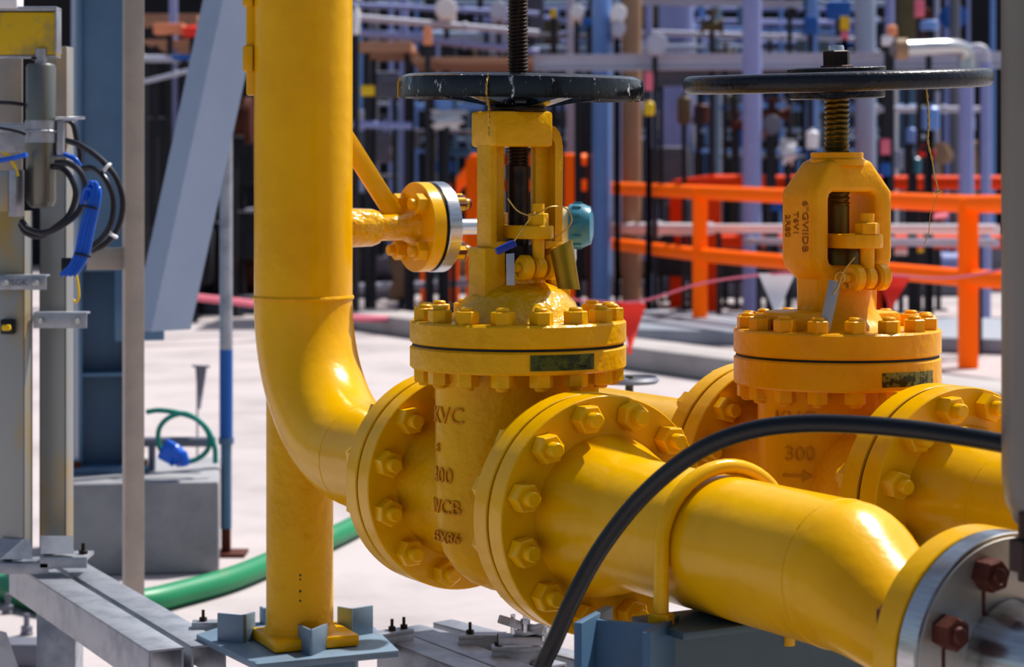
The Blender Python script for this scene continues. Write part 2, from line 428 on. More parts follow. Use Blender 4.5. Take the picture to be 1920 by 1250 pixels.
def valve_body(v, V, uL, uR, zbon, na, nb, ymat, tfl=.037):
    """flanged ends at uL, uR (gasket planes), oval neck rising to the bonnet flange"""
    am = V @ T((0,0,ZA)) @ RY(math.pi/2)
    b = BM()
    rings = []
    lv = [(-.135,.10),(-.130,.35),(-.118,.58),(-.100,.76),(-.075,.90),(-.045,.98),(0,1.0),(.05,1.0),(.10,1.0),(zbon-ZA-.02,1.0),(zbon-ZA+.004,1.08)]
    for dz, f in lv:
        rings.append([V @ Vector((na*f*math.cos(2*math.pi*i/56), nb*f*math.sin(2*math.pi*i/56), ZA+dz)) for i in range(56)])
    loft(b, rings)
    body = part('body', b, M[ymat], v)
    b = BM()
    lathe(b, [(0,uL+tfl),(.112,uL+tfl-.002),(.108,uL+tfl+.012),(.098,uL+tfl+.04),(.092,-.03),(.086,0),(.092,.03),(.098,uR-tfl-.04),(.108,uR-tfl-.012),(.112,uR-tfl+.002),(0,uR-tfl)], am, 64)
    part('bore_neck', b, M[ymat], v)
    b = BM(); disc(b, RF, uL+.003, uL+tfl, am, 96); part('end_flange', b, M['yellow'], v)
    b = BM(); disc(b, RF, uR-tfl, uR-.003, am, 96); part('end_flange', b, M['yellow'], v)
    b = BM(); disc(b, .1545, uL-.0036, uL+.0032, am, 72); part('gasket', b, M['gasket'], v)
    b = BM(); disc(b, .1545, uR-.0032, uR+.0036, am, 72); part('gasket', b, M['gasket'], v)
    bolt_ring(v, am, .135, 12, R(15), uL-.0385, uL+tfl, .0105, .0345, .021, .014, 'yellow')
    bolt_ring(v, am, .135, 12, R(15), uR-tfl, uR+.0385, .0105, .0345, .021, .014, 'yellow')
    return body
def bonnet_flanges(v, V, z0, zg, z1, r, ymat, a0):
    b = BM(); disc(b, r, z0, zg-.0018, V, 96, .003); lo = part('body_flange', b, M[ymat], v)
    b = BM(); disc(b, r-.0035, zg-.003, zg+.003, V, 72); part('bonnet_gasket', b, M['gasket'], v)
    b = BM(); disc(b, r, zg+.0018, z1, V, 96, .003); part('bonnet_flange', b, M[ymat], v)
    bolt_ring(v, V, r-.0195, 16, a0, z0, z1, .0095, .0285, .018, .005, ymat)

# ============ valve 1
v1p = L1(.729)
V1 = frame(v1p.x, v1p.y)
v1 = thing('gate_valve', 'yellow gate valve at the centre with black stem rising through its black handwheel', 'valve', (v1p.x, v1p.y, .685), R(-60))
body = valve_body(v1, V1, -.193, .193, 1.0, .080, .125, 'yellow_cast')
for s, sz, z, ph in (('KVC',.032,.938,-80),('8',.018,.893,-92),('300',.030,.855,-86),('WCB',.028,.812,-84),('E5X86',.021,.770,-82)):
    ell_text(s, sz, .0016, V1, .081, .126, z, R(ph), v1)
bonnet_flanges(v1, V1, 1.0, 1.0335, 1.067, .1525, 'yellow_cast', R(6))
b = BM(); lathe(b, [(0,1.064),(.104,1.064),(.100,1.070),(.090,1.078),(.080,1.092),(.066,1.106),(.052,1.114),(.040,1.119),(.036,1.135),(0,1.135)], V1, 64)
for v in b.verts:
    pass
part('bonnet', b, M['yellow_thick'], v1, 'thickly painted wrinkled bonnet dome')
b = BM(); lathe(b, [(0,1.11),(.031,1.11),(.031,1.158),(.029,1.172),(0,1.172)], V1, 40); part('stuffing_box', b, M['dark_steel'], v1)
# yoke
b = BM()
for sg in (-1, 1):
    of_ = .0095 if sg < 0 else .004
    box(b, V1 @ T((0, sg*(.060-of_), 1.117)), .050, .034, .104, .004)
    if sg < 0: box(b, V1 @ T((0, sg*(.060-of_), 1.243)), .042, .011, .176, .004)
    else: prism(b, [(.046,1.155),(.0615,1.155),(.0615,1.312),(.0605,1.322),(.057,1.331),(.051,1.338),(.044,1.341),(.036,1.341),(.036,1.325),(.044,1.324),(.049,1.318),(.0505,1.310)], V1 @ Matrix(((0,0,1,0),(1,0,0,0),(0,1,0,0),(0,0,0,1))), -.021, .021, .002)
    box(b, V1 @ T((-.006, sg*(.044-of_), 1.245)), .016, .026, .166, .004)
    box(b, V1 @ T((0, sg*(.050-of_), 1.172)), .044, .030, .012, .004)
part('yoke', b, M['yellow_cast'], v1)
b = BM(); box(b, V1 @ T((0,-.010,1.3345)), .072, .094, .050, .005); part('yoke_head', b, M['yellow_cast'], v1)
b = BM(); disc(b, .042, 1.359, 1.3665, V1, 48, .002); part('yoke_washer', b, M['dark_steel'], v1)
b = BM(); thread(b, V1, .0148, 1.37, 1.66, .0052, .0024); part('stem', b, M['dark_steel'], v1, 'black threaded stem above the wheel')
b = BM(); thread(b, V1, .0150, 1.282, 1.37, .0052, .0024); lathe(b, [(0,1.15),(.0145,1.15),(.0145,1.283),(0,1.283)], V1, 32); part('stem', b, M['dark_steel'], v1)
# gland
def gland(v, V, z0, z1, ul, w, ub, mk, lugz, nutaf, rodr, earv, earr, lug_back=True):
    b = BM()
    poly = []
    for k in range(9):
        a = -math.pi/2+math.pi*k/8; poly.append((ul-w+w*math.cos(a), w*math.sin(a)))
    for k in range(9):
        a = math.pi/2+math.pi*k/8; poly.append((-ul+w+w*math.cos(a), w*math.sin(a)))
    prism(b, poly, V, z0, z1, .003); part('gland_flange', b, M[mk], v)
    for sg in (1, -1):
        b = BM(); nut(b, V @ T((sg*ub,0,z1)), nutaf, .017); g = part('gland_nut', b, M[mk], v)
        b = BM(); cyl(b, V @ Vector((sg*ub,0,lugz)), V @ Vector((sg*ub,0,z1+.030)), rodr, 20)
        em = V @ T((sg*ub,0,lugz)) @ RX(math.pi/2)
        disc(b, earr*.85, -earv*.42, earv*.42, em, 28, .004); part('eye_bolt', b, M[mk], v)
        b = BM()
        for q in (-1, 1):
            disc(b, earr, q*earv-earv*.42, q*earv+earv*.42, em, 28, .004)
            box(b, V @ T((sg*ub*.62, -q*earv, lugz-earr*.35)), ub*.8, earv*.84, earr*1.3, .003)
        disc(b, earr*.35, -earv*1.75, earv*1.75, em, 16, .001)
        if lug_back or sg > 0: part('lug', b, M[mk], v)
        else: b.free()
gland(v1, V1, 1.181, 1.200, .074, .026, .056, 'yellow_cast', 1.142, .025, .0085, .0215, .0175)
# handwheel
wc = V1 @ Vector((.004,.002,1.393)); WM = T(wc) @ RY(R(.9)) @ RX(R(1.3))
b = BM()
lathe(b, [(.1735,-.0165),(.1740,.004),(.171,.012),(.163,.0165),(.150,.0165),(.142,.012),(.140,-.012),(.1425,-.012),(.145,.006),(.152,.011),(.162,.011),(.168,.006),(.1705,-.0165)], WM, 96, closed=True)
hw = part('handwheel', b, M['black_gloss'], v1)
b = BM(); lathe(b, [(.0155,-.030),(.030,-.030),(.038,-.022),(.040,-.006),(.034,.006),(.030,.014),(.0155,.014)], WM, 48, closed=True); part('hub', b, M['black_gloss'], hw)
for k in range(5):
    a = R(18+72*k)
    b = BM(); rr = [(.030,-.018,.017,.010),(.07,-.014,.013,.007),(.11,-.009,.011,.005),(.146,-.004,.012,.006)]
    rings = []
    for r_, z_, w_, h_ in rr:
        rings.append([WM @ RZ(a) @ Vector((r_, y, z)) for y, z in ((-w_,z_-h_),(w_,z_-h_),(w_*.8,z_+h_),(-w_*.8,z_+h_))])
    loft(b, rings); part('spoke', b, M['black_gloss'], hw)
# name plate on the flange
def curved_plate(V, r, a0, a1, z0, z1, th=.0015, n=14):
    b = BM(); rings = []
    for k in range(n+1):
        a = a0+(a1-a0)*k/n
        rings.append([V @ Vector((rr*math.cos(a), rr*math.sin(a), z)) for rr, z in ((r,z0),(r+th,z0),(r+th,z1),(r,z1))])
    return loft(b, rings)
b = curved_plate(V1, .1525, R(-24), R(12), 1.0065, 1.0275); np1 = part('name_plate', b, M['plate_green'], v1, 'faded green name plate')
b = text_bm('Dims', .008, .0003)
for v in b.verts:
    a = R(4)+v.co.x/.154; rr = .1542+v.co.z; v.co = V1 @ Vector((rr*math.cos(a), rr*math.sin(a), 1.0115+v.co.y))
part('plate_lettering', b, M['ink'], np1)

# ============ valve 2
V2 = frame(.482, 3.165)
v2 = thing('gate_valve', 'yellow valve at the right with enclosed yoke and wide thin handwheel', 'valve', (.482, 3.165, .685), R(-60))
valve_body(v2, V2, -.193, .241, .96, .088, .130, 'yellow_warm')
for s, sz, z, ph in (('KVC',.032,.918,-60),('300',.030,.869,-56),('→',.045,.838,-58)):
    if s == '→':
        b = BM()
        t = bmesh.new(); poly = [(-.022,-.002),(.008,-.002),(.008,-.009),(.022,0),(.008,.009),(.008,.002),(-.022,.002)]
        prism(t, poly, Matrix(), -.0016, .0016)
        for v in t.verts:
            x, y, d = v.co; ph_ = R(ph)+x/.105
            p = Vector((.089*math.cos(ph_), .131*math.sin(ph_), z+y)); nr = Vector((math.cos(ph_)/.089, math.sin(ph_)/.131, 0)).normalized()
            v.co = V2 @ (p+nr*d)
        part('cast_arrow', t, M['mark'], v2)
    else: ell_text(s, sz, .0018, V2, .089, .131, z, R(ph), v2)
bonnet_flanges(v2, V2, .962, 1.006, 1.045, .1525, 'yellow_warm', R(-5))
b = BM(); lathe(b, [(0,1.043),(.105,1.043),(.085,1.047),(.066,1.058),(.056,1.075),(.052,1.10),(.052,1.125),(.044,1.135),(0,1.135)], V2, 56)
box(b, V2 @ T((.0,-.078,1.058)) , .07,.075,.030,.01)
box(b, V2 @ T((.0,.07,1.056)) , .06,.06,.024,.008)
part('bonnet', b, M['yellow_warm'], v2)
# yoke as one frame with a window
def rr_poly(pts):
    return pts
outer = [(-.040,1.294),(.040,1.294),(.046,1.285),(.0735,1.248),(.0745,1.235),(.0745,1.150),(.070,1.135),(.055,1.118),(.053,1.046),(-.053,1.046),(-.055,1.118),(-.070,1.135),(-.0745,1.150),(-.0745,1.235),(-.0735,1.248),(-.046,1.285)]
inner = [(-.020,1.246),(.020,1.246),(.036,1.246),(.042,1.242),(.044,1.235),(.044,1.150),(.042,1.143),(.036,1.139),(.02,1.139),(-.02,1.139),(-.036,1.139),(-.042,1.143),(-.044,1.150),(-.044,1.235),(-.042,1.242),(-.036,1.246)]
b = BM(); n = len(outer); UT = .040
def uw(z): return UT if z > 1.13 else UT*.78
of = [[b.verts.new(V2 @ Vector((sg*(uw(z) if z < 1.28 else .034), v_, z))) for v_, z in outer] for sg in (1,-1)]
nf = [[b.verts.new(V2 @ Vector((sg*uw(z), v_, z))) for v_, z in inner] for sg in (1,-1)]
for i in range(n):
    j = (i+1) % n
    b.faces.new((of[0][i], of[0][j], nf[0][j], nf[0][i])); b.faces.new((of[1][i], nf[1][i], nf[1][j], of[1][j]))
    b.faces.new((of[0][i], of[1][i], of[1][j], of[0][j])); b.faces.new((nf[0][i], nf[0][j], nf[1][j], nf[1][i]))
bmesh.ops.recalc_face_normals(b, faces=b.faces[:])
es = [e for e in b.edges if len(e.link_faces) == 2 and e.calc_face_angle(0) > R(50)]
bmesh.ops.bevel(b, geom=es, offset=.009, segments=3, affect='EDGES', profile=.5)
yk = part('yoke', b, M['yellow_warm'], v2)
b = BM(); lathe(b, [(0,1.285),(.043,1.285),(.042,1.294),(.039,1.296),(.039,1.304),(.037,1.305),(0,1.305)], V2, 48); part('yoke_bushing', b, M['yellow_warm'], v2)
for i_, (s, u_, z_) in enumerate((('6"GVIIDB', .020, 1.196), ('T6V1', -.002, 1.200), ('2R80', -.022, 1.196))):   # raised characters up the side of the yoke
    t = text_bm(s, .019 if i_ == 0 else .016, .0012)
    t.transform(V2 @ T((u_, -.0747, z_)) @ Matrix(((0,1,0,0),(0,0,-1,0),(-1,0,0,0),(0,0,0,1))))
    part('cast_lettering', t, M['mark_dark'], yk)
gland(v2, V2, 1.164, 1.185, .086, .036, .070, 'yellow_warm', 1.122, .031, .0105, .0235, .0195, False)
b = BM(); lathe(b, [(0,1.12),(.036,1.12),(.036,1.155),(.033,1.164),(0,1.164)], V2, 40); part('stuffing_box', b, M['olive_steel'], v2)
b = BM(); thread(b, V2, .0194, 1.225, 1.40, .0078, .0030, 28); lathe(b, [(0,1.15),(.0185,1.15),(.0185,1.226),(0,1.226)], V2, 32); part('stem', b, M['olive_steel'], v2)
wc = V2 @ Vector((0,0,1.4105)); WM = T(wc) @ RY(R(-1.65)) @ RX(R(2.9))
b = BM(); prof = [(.2125+.0155*math.copysign(abs(math.cos(a))**.75, math.cos(a)), .0138*math.copysign(abs(math.sin(a))**.75, math.sin(a))) for a in [2*math.pi*k/20 for k in range(20)]]
lathe(b, prof, WM, 96, closed=True); hw = part('handwheel', b, M['black_worn'], v2)
b = BM(); lathe(b, [(.019,-.026),(.068,-.026),(.071,-.024),(.071,-.016),(.045,-.008),(.045,.008),(.073,.012),(.073,.019),(.070,.021),(.019,.021)], WM, 56, closed=True); part('hub', b, M['black_worn'], hw)
for k in range(5):
    a = R(10+72*k); b = BM(); tube(b, [WM @ RZ(a) @ Vector((x,0,0)) for x in (.04,.12,.205)], [.011,.009,.009], 12); part('spoke', b, M['black_worn'], hw)
b = BM(); disc(b, .024, .021, .0235, WM, 32); part('washer', b, M['rust'], hw)
b = BM(); nut(b, WM @ T((0,0,.0235)) @ RZ(R(12)), .036, .022); part('hex_nut', b, M['brown_steel'], hw)
b = BM(); lathe(b, [(0,.04),(.012,.04),(.012,.050),(.0105,.053),(0,.0535)], WM, 24); part('stem_tip', b, M['stainless'], hw)
b = curved_plate(V2, .1525, R(-14), R(24), .9695, .9895); part('name_plate', b, M['plate_mirror'], v2, 'polished metal name plate')

# ---- second line: pipe behind and pipe in front
def L2(u, z=ZA): return V2 @ Vector((u,0,z))
am3 = V2 @ T((0,0,ZA)) @ RY(math.pi/2)
bp = thing('pipe_spool', 'yellow pipe running away behind the two valves', 'pipe', L2(-.6, ZA-RP))
b = BM(); disc(b, RF, -.230, -.1965, am3, 96); part('flange', b, M['yellow'], bp)
b = BM(); lathe(b, [(0,-.95),(.05,-.945),(.076,-.925),(RP,-.89),(RP,-.32),(.09,-.29),(.104,-.24),(.106,-.229),(0,-.229)], am3, 64); part('pipe', b, M['yellow'], bp)
fp = thing('pipe_spool', 'yellow pipe behind the grey cylinder at the right edge', 'pipe', L2(.6, ZA-RP))
b = BM(); disc(b, RF, .2445, .2795, am3, 96); part('flange', b, M['yellow'], fp)
b = BM(); lathe(b, [(0,.278),(.108,.278),(.105,.29),(.098,.315),(.088,.345),(RP,.37),(RP,1.5),(0,1.5)], am3, 64); part('pipe', b, M['yellow'], fp)
b = BM(); weld(b, L2(.372), AX, RP, .0016); part('weld_bead', b, M['yellow_cast'], fp)

# ---- U-bolt and its beam
su = 1.228; cu = L1(su)
pts = []
ra = RP+.0098
for z in (.690,.74,.78): pts.append(cu-PV*ra+Vector((0,0,z-ZA)))
for k in range(1, 24):
    a = math.pi*(1-k/24); pts.append(cu+PV*(ra*math.cos(a))+Vector((0,0,ra*math.sin(a)+.002)))
for z in (.78,.74,.690): pts.append(cu+PV*ra+Vector((0,0,z-ZA)))
ub = thing('u_bolt', 'yellow painted round bar clamp looped over the front pipe', 'clamp', cu+Vector((0,0,.69-ZA)))
b = BM(); tube(b, pts, .0092, 16); part('bar', b, M['yellow'], ub)
for sg in (-1, 1):
    b = BM(); nut(b, T(cu+PV*(sg*ra)+Vector((0,0,.7352-ZA))), .027, .013); part('hex_nut', b, M['yellow_cast'], ub)
spb = thing('support_stand', 'blue-grey painted steel beam and post carrying the front yellow pipe', 'support', cu+Vector((0,0,-ZA)))
def hsec(bm, a, bpt, w, h, tf, tw, roll):
    a, bpt = Vector(a), Vector(bpt); m = axisM((a+bpt)/2, bpt-a) @ RZ(roll); l = (bpt-a).length
    box(bm, m @ T((0,h/2-tf/2,0)), w, tf, l, .001); box(bm, m @ T((0,-h/2+tf/2,0)), w, tf, l, .001); box(bm, m, tw, h-2*tf+.0005, l, 0)
ba = cu-PV*.100; ba.z = .735-.075; bb = cu+PV*.75; bb.z = ba.z
b = BM(); hsec(b, ba, bb, .11, .150, .009, .007, 0); beamo = part('cross_beam', b, M['slate'], spb)  # slate tone darker than the post: shadow on the web put into the colour
pa = cu-PV*.135+AX*-.01
b = BM(); 
pm = T((pa.x, pa.y, .37)) @ RZ(R(-22))
box(b, pm @ T((-.042,0,0)), .010,.11,.752,.001); box(b, pm @ T((.042,0,0)), .010,.11,.742,.001); box(b, pm, .08,.008,.74,0)
part('post', b, M['steel_blue'], spb)
b = BM(); pb = cu+PV*.62; box(b, T((pb.x,pb.y,.32)) @ RZ(R(30)), .1,.1,.64,.002); part('post', b, M['steel_blue'], spb)
# ------------------------------------------------------------------ hose in the foreground
hp = [(760,2330,2.60),(860,2200,2.58),(930,1850,2.52),(960,1420,2.42),(1012,1262,2.42),(1040,1200,2.41),(1075,1120,2.40),(1125,1030,2.39),(1190,945,2.37),(1262,878,2.34),(1335,832,2.31),(1420,804,2.28),(1510,794,2.25),(1610,796,2.22),(1720,806,2.18),(1830,822,2.14),(1935,842,2.09)]
b = BM(); tube(b, smooth([PD(*p) for p in hp], 6), .0098, 20); solo('hose', b, M['rubber'], 'thick black rubber hose arching across the front of the yellow pipes', 'hose')

# ------------------------------------------------------------------ seals, tags and wires hanging on the valves
s1 = PD(948,463,2.93)
sl = thing('security_seal', 'thin wire seal with blue plastic end on the central valve', 'seal', s1-Vector((0,0,.02)))
b = BM(); beam(b, PD(930,472,2.925), PD(966,455,2.93), .014, .010, 0, .002); part('seal_body', b, M['blue_seal'], sl)
b = BM(); tube(b, smooth([PD(*p) for p in ((952,372,2.93),(968,393,2.925),(985,402,2.92),(1003,404,2.915),(1030,388,2.92),(1060,390,2.93),(1072,408,2.93),(1066,425,2.94),(1046,442,2.95),(1028,452,2.95))], 6), .0010, 6)
tube(b, smooth([PD(*p) for p in ((1003,398,2.915),(990,415,2.92),(978,432,2.92),(962,455,2.925))], 5), .0013, 6); part('seal_wire', b, M['wire'], sl)
b = BM(); box(b, T(PD(957,505,2.925)) @ RY(R(-1)), .0115, .0015, .044, .0003)
solo('metal_tag', b, M['tag_grey'], 'small grey metal strip hanging below the blue seal', 'tag')
b = BM(); rings = []
for k in range(9):
    t = k/8; px = 1022+(1064-1022)*t; ox = 16*t
    rings.append([PD(px+9, 470-22*t, 2.935-.02*math.sin(t*3)), PD(px+24, 541+2*t, 2.925-.015*math.sin(t*3)), PD(px+24, 541+2*t, 2.927-.015*math.sin(t*3)), PD(px+9, 470-22*t, 2.937-.02*math.sin(t*3))])
loft(b, rings); solo('metal_tag', b, M['brass'], 'bent dark brass sheet tag hanging beside the central valve gland', 'tag')
b = BM(); m = T(PD(1555,575,3.045)) @ RY(R(13)) @ RX(R(-6)); box(b, m, .0165, .0016, .076, .0004)
solo('metal_tag', b, M['tag_grey'], 'pale grey metal strip hanging from the right valve eye bolt', 'tag')
b = BM(); tube(b, [PD(1575+9*math.cos(a), 520+10*math.sin(a), 3.035) for a in [k*.6 for k in range(14)]], .0012, 6)
tube(b, smooth([PD(*p) for p in ((1578,516,3.035),(1572,535,3.033),(1562,552,3.03))], 4), .0014, 6); tube(b, smooth([PD(*p) for p in ((1578,514,3.04),(1588,500,3.045),(1603,482,3.05))], 4), .001, 6)
solo('tie_wire', b, M['wire'], 'twisted wire holding the grey strip on the right valve', 'wire')
def twisted(pts, r):
    P = smooth(pts, 8); b = BM()
    for off in (0, math.pi):
        tube(b, [p+Vector((math.cos(i*.9+off), 0, 0))*r*1.1+Vector((0, math.sin(i*.9+off), 0))*r*1.1 for i, p in enumerate(P)], r, 6)
    return b
b = twisted([PD(*p) for p in ((1737,164,3.05),(1740,200,3.05),(1741,235,3.05),(1740,265,3.05),(1748,300,3.05))], .0009)
tube(b, smooth([PD(*p) for p in ((1748,300,3.05),(1752,325,3.05),(1757,345,3.05),(1760,361,3.05))], 5), .0010, 6)
tube(b, [PD(1753,362,3.05), PD(1766,358,3.05)], .0014, 6); tube(b, smooth([PD(*p) for p in ((1759,361,3.05),(1752,385,3.05),(1745,398,3.05),(1743,415,3.05),(1741,436,3.05),(1733,458,3.05))], 5), .0006, 6)
solo('hanging_wire', b, M['wire'], 'thin frayed wire dangling from the right handwheel rim', 'wire')
b = twisted([PD(*p) for p in ((916,138,2.845),(912,160,2.832),(913,180,2.84),(917,205,2.90),(917,230,2.925),(918,256,2.925))], .0008)
solo('hanging_wire', b, M['wire'], 'thin twisted wire wrapped on the central handwheel rim', 'wire')

# ------------------------------------------------------------------ ground and dark backdrop
b = BM(); box(b, T((0,22,-.1)), 60, 56, .2); struct('floor', b, M['ground'])
b = BM(); box(b, T((0,35,3.4)), 40, .3, 6.8); struct('dark_backdrop', b, M['dark'])  # added backdrop, its dark colour stands for the shaded depth between the pipes

# ------------------------------------------------------------------ skid under the riser leg
ZS = .478
skid = thing('skid_plate', 'grey painted steel seat plate with upright lugs under the yellow leg', 'base plate', PZ(562,1195,ZS-.01))
b = BM(); poly = [PZ(368,1188,ZS),(PZ(482,1244,ZS)),(PZ(748,1218,ZS)),(PZ(690,1163,ZS)),(PZ(440,1165,ZS))]
prism(b, [(p.x,p.y) for p in poly], Matrix(), ZS-.012, ZS-.0005, .001); part('plate', b, M['steel_grey'], skid)
def angle_lug(px0, px1, pc, y0, y1, left_front):
    """angle-iron upright: corner at pixel column pc"""
    z1 = None
    a = PZ(px0,y1,ZS); c = PZ(pc,y1+(4 if left_front else 10),ZS); e = PZ(px1,y1-2,ZS)
    h = (y1-y0)/F*a.y
    b = BM()
    for p, q in ((a,c),(c,e)):
        mid = (p+q)/2; d = q-p; m = T((mid.x, mid.y, ZS+h/2-.0005)) @ RZ(math.atan2(d.y, d.x))
        box(b, m, d.length+.005, .005, h, .0008)
    return b
for args in ((411,475,455,1148,1200,True),(636,696,660,1136,1188,True),(562,611,583,1170,1218,False),(490,505,497,1136,1166,True)):
    part('lug', angle_lug(*args), M['steel_grey'], skid)
b = BM(); p0 = PZ(610,1215,ZS); box(b, T((p0.x-.01,p0.y+.02,ZS/2-.006)), .12,.12,ZS-.014,.002); part('post', b, M['steel_grey'], skid)

def strut_rail(name, label, a, bpt, w, h, gap, mk='galv', legs=()):
    t = thing(name, label, 'beam', (a+bpt)/2)
    d = (bpt-a).normalized(); n = Vector((-d.y, d.x, 0))
    for sg in (-1, 1):
        b = BM(); o = n*(sg*(w/2+gap/2)); mid = (a+bpt)/2+o-Vector((0,0,h/2))
        m = T(mid) @ RZ(math.atan2(d.y, d.x)); l = (bpt-a).length
        box(b, m @ T((0,0,h/2-.002)), l, w, .004, .0005); box(b, m @ T((0,-w/2+.002,-.0005)), l, .004, h-.001, .0005); box(b, m @ T((0,w/2-.002,-.0005)), l, .004, h-.001, .0005)
        part('channel', b, M[mk], t)
    return t, d, n
rA, rB = PZ(78,1046,ZS-.01), PZ(352,1212,ZS-.01)
rail, rd, rn = strut_rail('strut_beam', 'double galvanised channel beam sloping from the left stand to the grey plate', rA, rB, .062, .070, .014)
b = BM(); pz = rA+rd*.15; box(b, T((pz.x,pz.y,(ZS-.082)/2)), .08,.08,ZS-.082,.002); part('leg', b, M['galv'], rail)
b = BM(); pz = rA+rd*.80; box(b, T((pz.x+.03,pz.y+.02,(ZS-.082)/2)), .05,.05,ZS-.082,.002); part('leg', b, M['galv'], rail)
# splice pieces with little bolts
def splice(label, px, py, w, l, rz, z, bolts):
    p = PZ(px, py, z); t = thing('splice_plate', label, 'bracket', p, rz)
    b = BM(); m = T(p) @ RZ(rz); box(b, m @ T((0,0,.004)), l, w, .008, .001); box(b, m @ T((0,-w/2+.003,-.012)), l, .004, .026, .0005); part('plate', b, M['galv'], t)
    for bx in bolts:
        b = BM(); nut(b, m @ T((bx,0,.008)), .012, .007); cyl(b, m @ Vector((bx,0,.008)), m @ Vector((bx,0,.028)), .0028, 8); part('bolt', b, M['dark_steel'], t)
splice('galvanised cleat with a bolt between the sloping beam and the lug plate', 400, 1172, .03, .075, R(5), ZS-.006, (-.018,))
splice('small cleat with bolts right of the grey seat plate', 735, 1190, .03, .075, R(40), ZS-.008, (0,.026))
splice('flat bolted cleat below the left flange', 905, 1196, .03, .085, R(2), ZS-.012, (-.022,))
splice('longer bolted cleat at the bottom below the yellow flanges', 968, 1218, .03, .085, R(5), ZS-.012, (-.03,.035))
sA, sB = PZ(760,1186,ZS-.02), PZ(960,1262,ZS-.02)
strut_rail('strut_beam', 'galvanised channel beam running right from the grey seat plate', sA, sB, .055, .060, .004)
sA, sB = PZ(800,1168,ZS-.03), PZ(1075,1240,ZS-.03)
strut_rail('strut_beam', 'galvanised channel beam behind, below the yellow flanges', sA, sB, .045, .05, .03)
lp = thing('strut_clamp', 'cluster of galvanised clamps under the front yellow flange', 'clamp', PZ(995,1200,.44))
for (px,py,a,l) in ((975,1172,.6,.07),(1000,1180,-.5,.06),(1020,1190,.9,.06),(985,1198,0,.09)):
    b = BM(); box(b, T(PD(px,py,3.55)) @ RZ(a) @ RY(a*.6), l, .035, .014, .002); part('clamp_plate', b, M['galv'], lp)
for (px,py) in ((962,1165),(985,1162),(1020,1178)):
    b = BM(); m = T(PD(px,py,3.53)); cyl(b, m @ Vector((0,0,-.02)), m @ Vector((0,0,.012)), .004, 8); nut(b, m @ T((0,0,-.006)), .014, .008); part('bolt', b, M['stainless'], lp)

# ------------------------------------------------------------------ galvanised instrument stand on the left
st = thing('instrument_stand', 'galvanised channel stand with yellow stains at the left edge', 'stand', PZ(70,1046,ZS-.01))
ZB = ZS-.002
def channel(px0, px1, ytop, ybot, d, mk):
    b = BM(); a = PD(px0, ybot, d); w = (px1-px0)/F*d; zt = PD(0, ytop, d).z
    h = zt-a.z; m = T((a.x+w/2, d, a.z+h/2)) @ RZ(R(-9))
    box(b, m @ T((.0,-.02,0)), w, .004, h, .0008); box(b, m @ T((-w/2+.002,0,0)), .004, .044, h, .0008); box(b, m @ T((w/2-.002,0,0)), .004, .044, h, .0008)
    return b
dS = 4.36
part('upright', channel(2,55,395,1034,dS,0), M['galv_stain'], st, 'stained left upright')
part('upright', channel(80,132,88,1028,dS+.08,0), M['galv_stain'], st, 'taller right upright')
for (x0,x1,y) in ((0,98,1052),(82,170,1041)):
    b = BM(); a = PD(x0,y,dS-.02); c = PD(x1,y,dS-.02); m = T((a+c)/2); box(b, m, (c-a).length, .07, .008, .001); box(b, m @ T((0,-.036,-.008)), (c-a).length, .005, .022, .001)
    foot = part('foot_plate', b, M['galv'], st)
    for xx in (x0+14, x1-14):
        b = BM(); p = PD(xx,y-1,dS-.025); nut(b, T(p), .016, .010); cyl(b, p, p+Vector((0,0,.024)), .004, 8); part('foot_bolt', b, M['dark_steel'], foot)
for (x0,x1) in ((0,58),(78,136)):
    b = BM(); y0 = 1010 if x0 == 0 else 1004; y1 = 1048 if x0 == 0 else 1038
    rings = []
    for k in range(5):
        t = k/4; rings.append([PD(x0-2+0*t, y0+(y1-y0)*t, dS-.028-.03*t), PD(x1+3*t, y0+(y1-y0)*t, dS-.028-.03*t), PD(x1+3*t, y0+(y1-y0)*t, dS-.022-.03*t), PD(x0-2, y0+(y1-y0)*t, dS-.022-.03*t)])
    loft(b, rings); part('bent_foot', b, M['galv'], st)
for (x0,x1,y0,y1,d,lb) in ((-40,87,517,543,dS-.03,None),(63,163,587,615,dS+.02,None)):
    b = BM(); a = PD(x0,(y0+y1)/2,d-.022); c = PD(x1,(y0+y1)/2,d-.022); h = (y1-y0)/F*d
    box(b, T((a+c)/2), (c-a).length, .005, h, .001); box(b, T((a+c)/2+Vector((0,.018,h/2))), (c-a).length, .036, .004, .001)
    cb = part('cross_strap', b, M['galv'], st)
    for xx in (max(x0,0)+12, x1-18):
        b = BM(); p = PD(xx,(y0+y1)/2,d-.024); nut(b, axisM(p,(0,-1,0)), .014, .008); disc(b, .004, .008, .014, axisM(p,(0,-1,0)), 10); part('strap_bolt', b, M['stainless'], cb)
b = BM(); t = text_bm('SGK', .018, .0004); t.transform(T(PD(36,530,dS-.0555)) @ RX(math.pi/2)); join(b, t); part('stamped_lettering', b, M['midgrey'], st)
b = BM(); box(b, T(PD(15,612,dS-.03)), .028, .02, .030, .003); part('black_clip', b, M['rubber'], st)
b = BM(); box(b, T(PD(12,614,dS-.045)), .018, .012, .012, .003); part('yellow_clip', b, M['yellow_plastic'], st)
# backing plate behind the tube
b = BM(); a = PD(20,250,dS+.14); box(b, T(a), .05,.006,.36,.001); a = PD(118,180,dS+.05); box(b, T(a), .022,.03,.2,.001); part('back_plate', b, M['galv_dull'], st)
b = BM(); a = PD(75,262,dS-.02); box(b, T(PD(20,242,dS-.04)), .10,.02,.012,.001); box(b, T(PD(10,258,dS+.0)), .08,.02,.06,.001); part('rail_bracket', b, M['galv'], st)

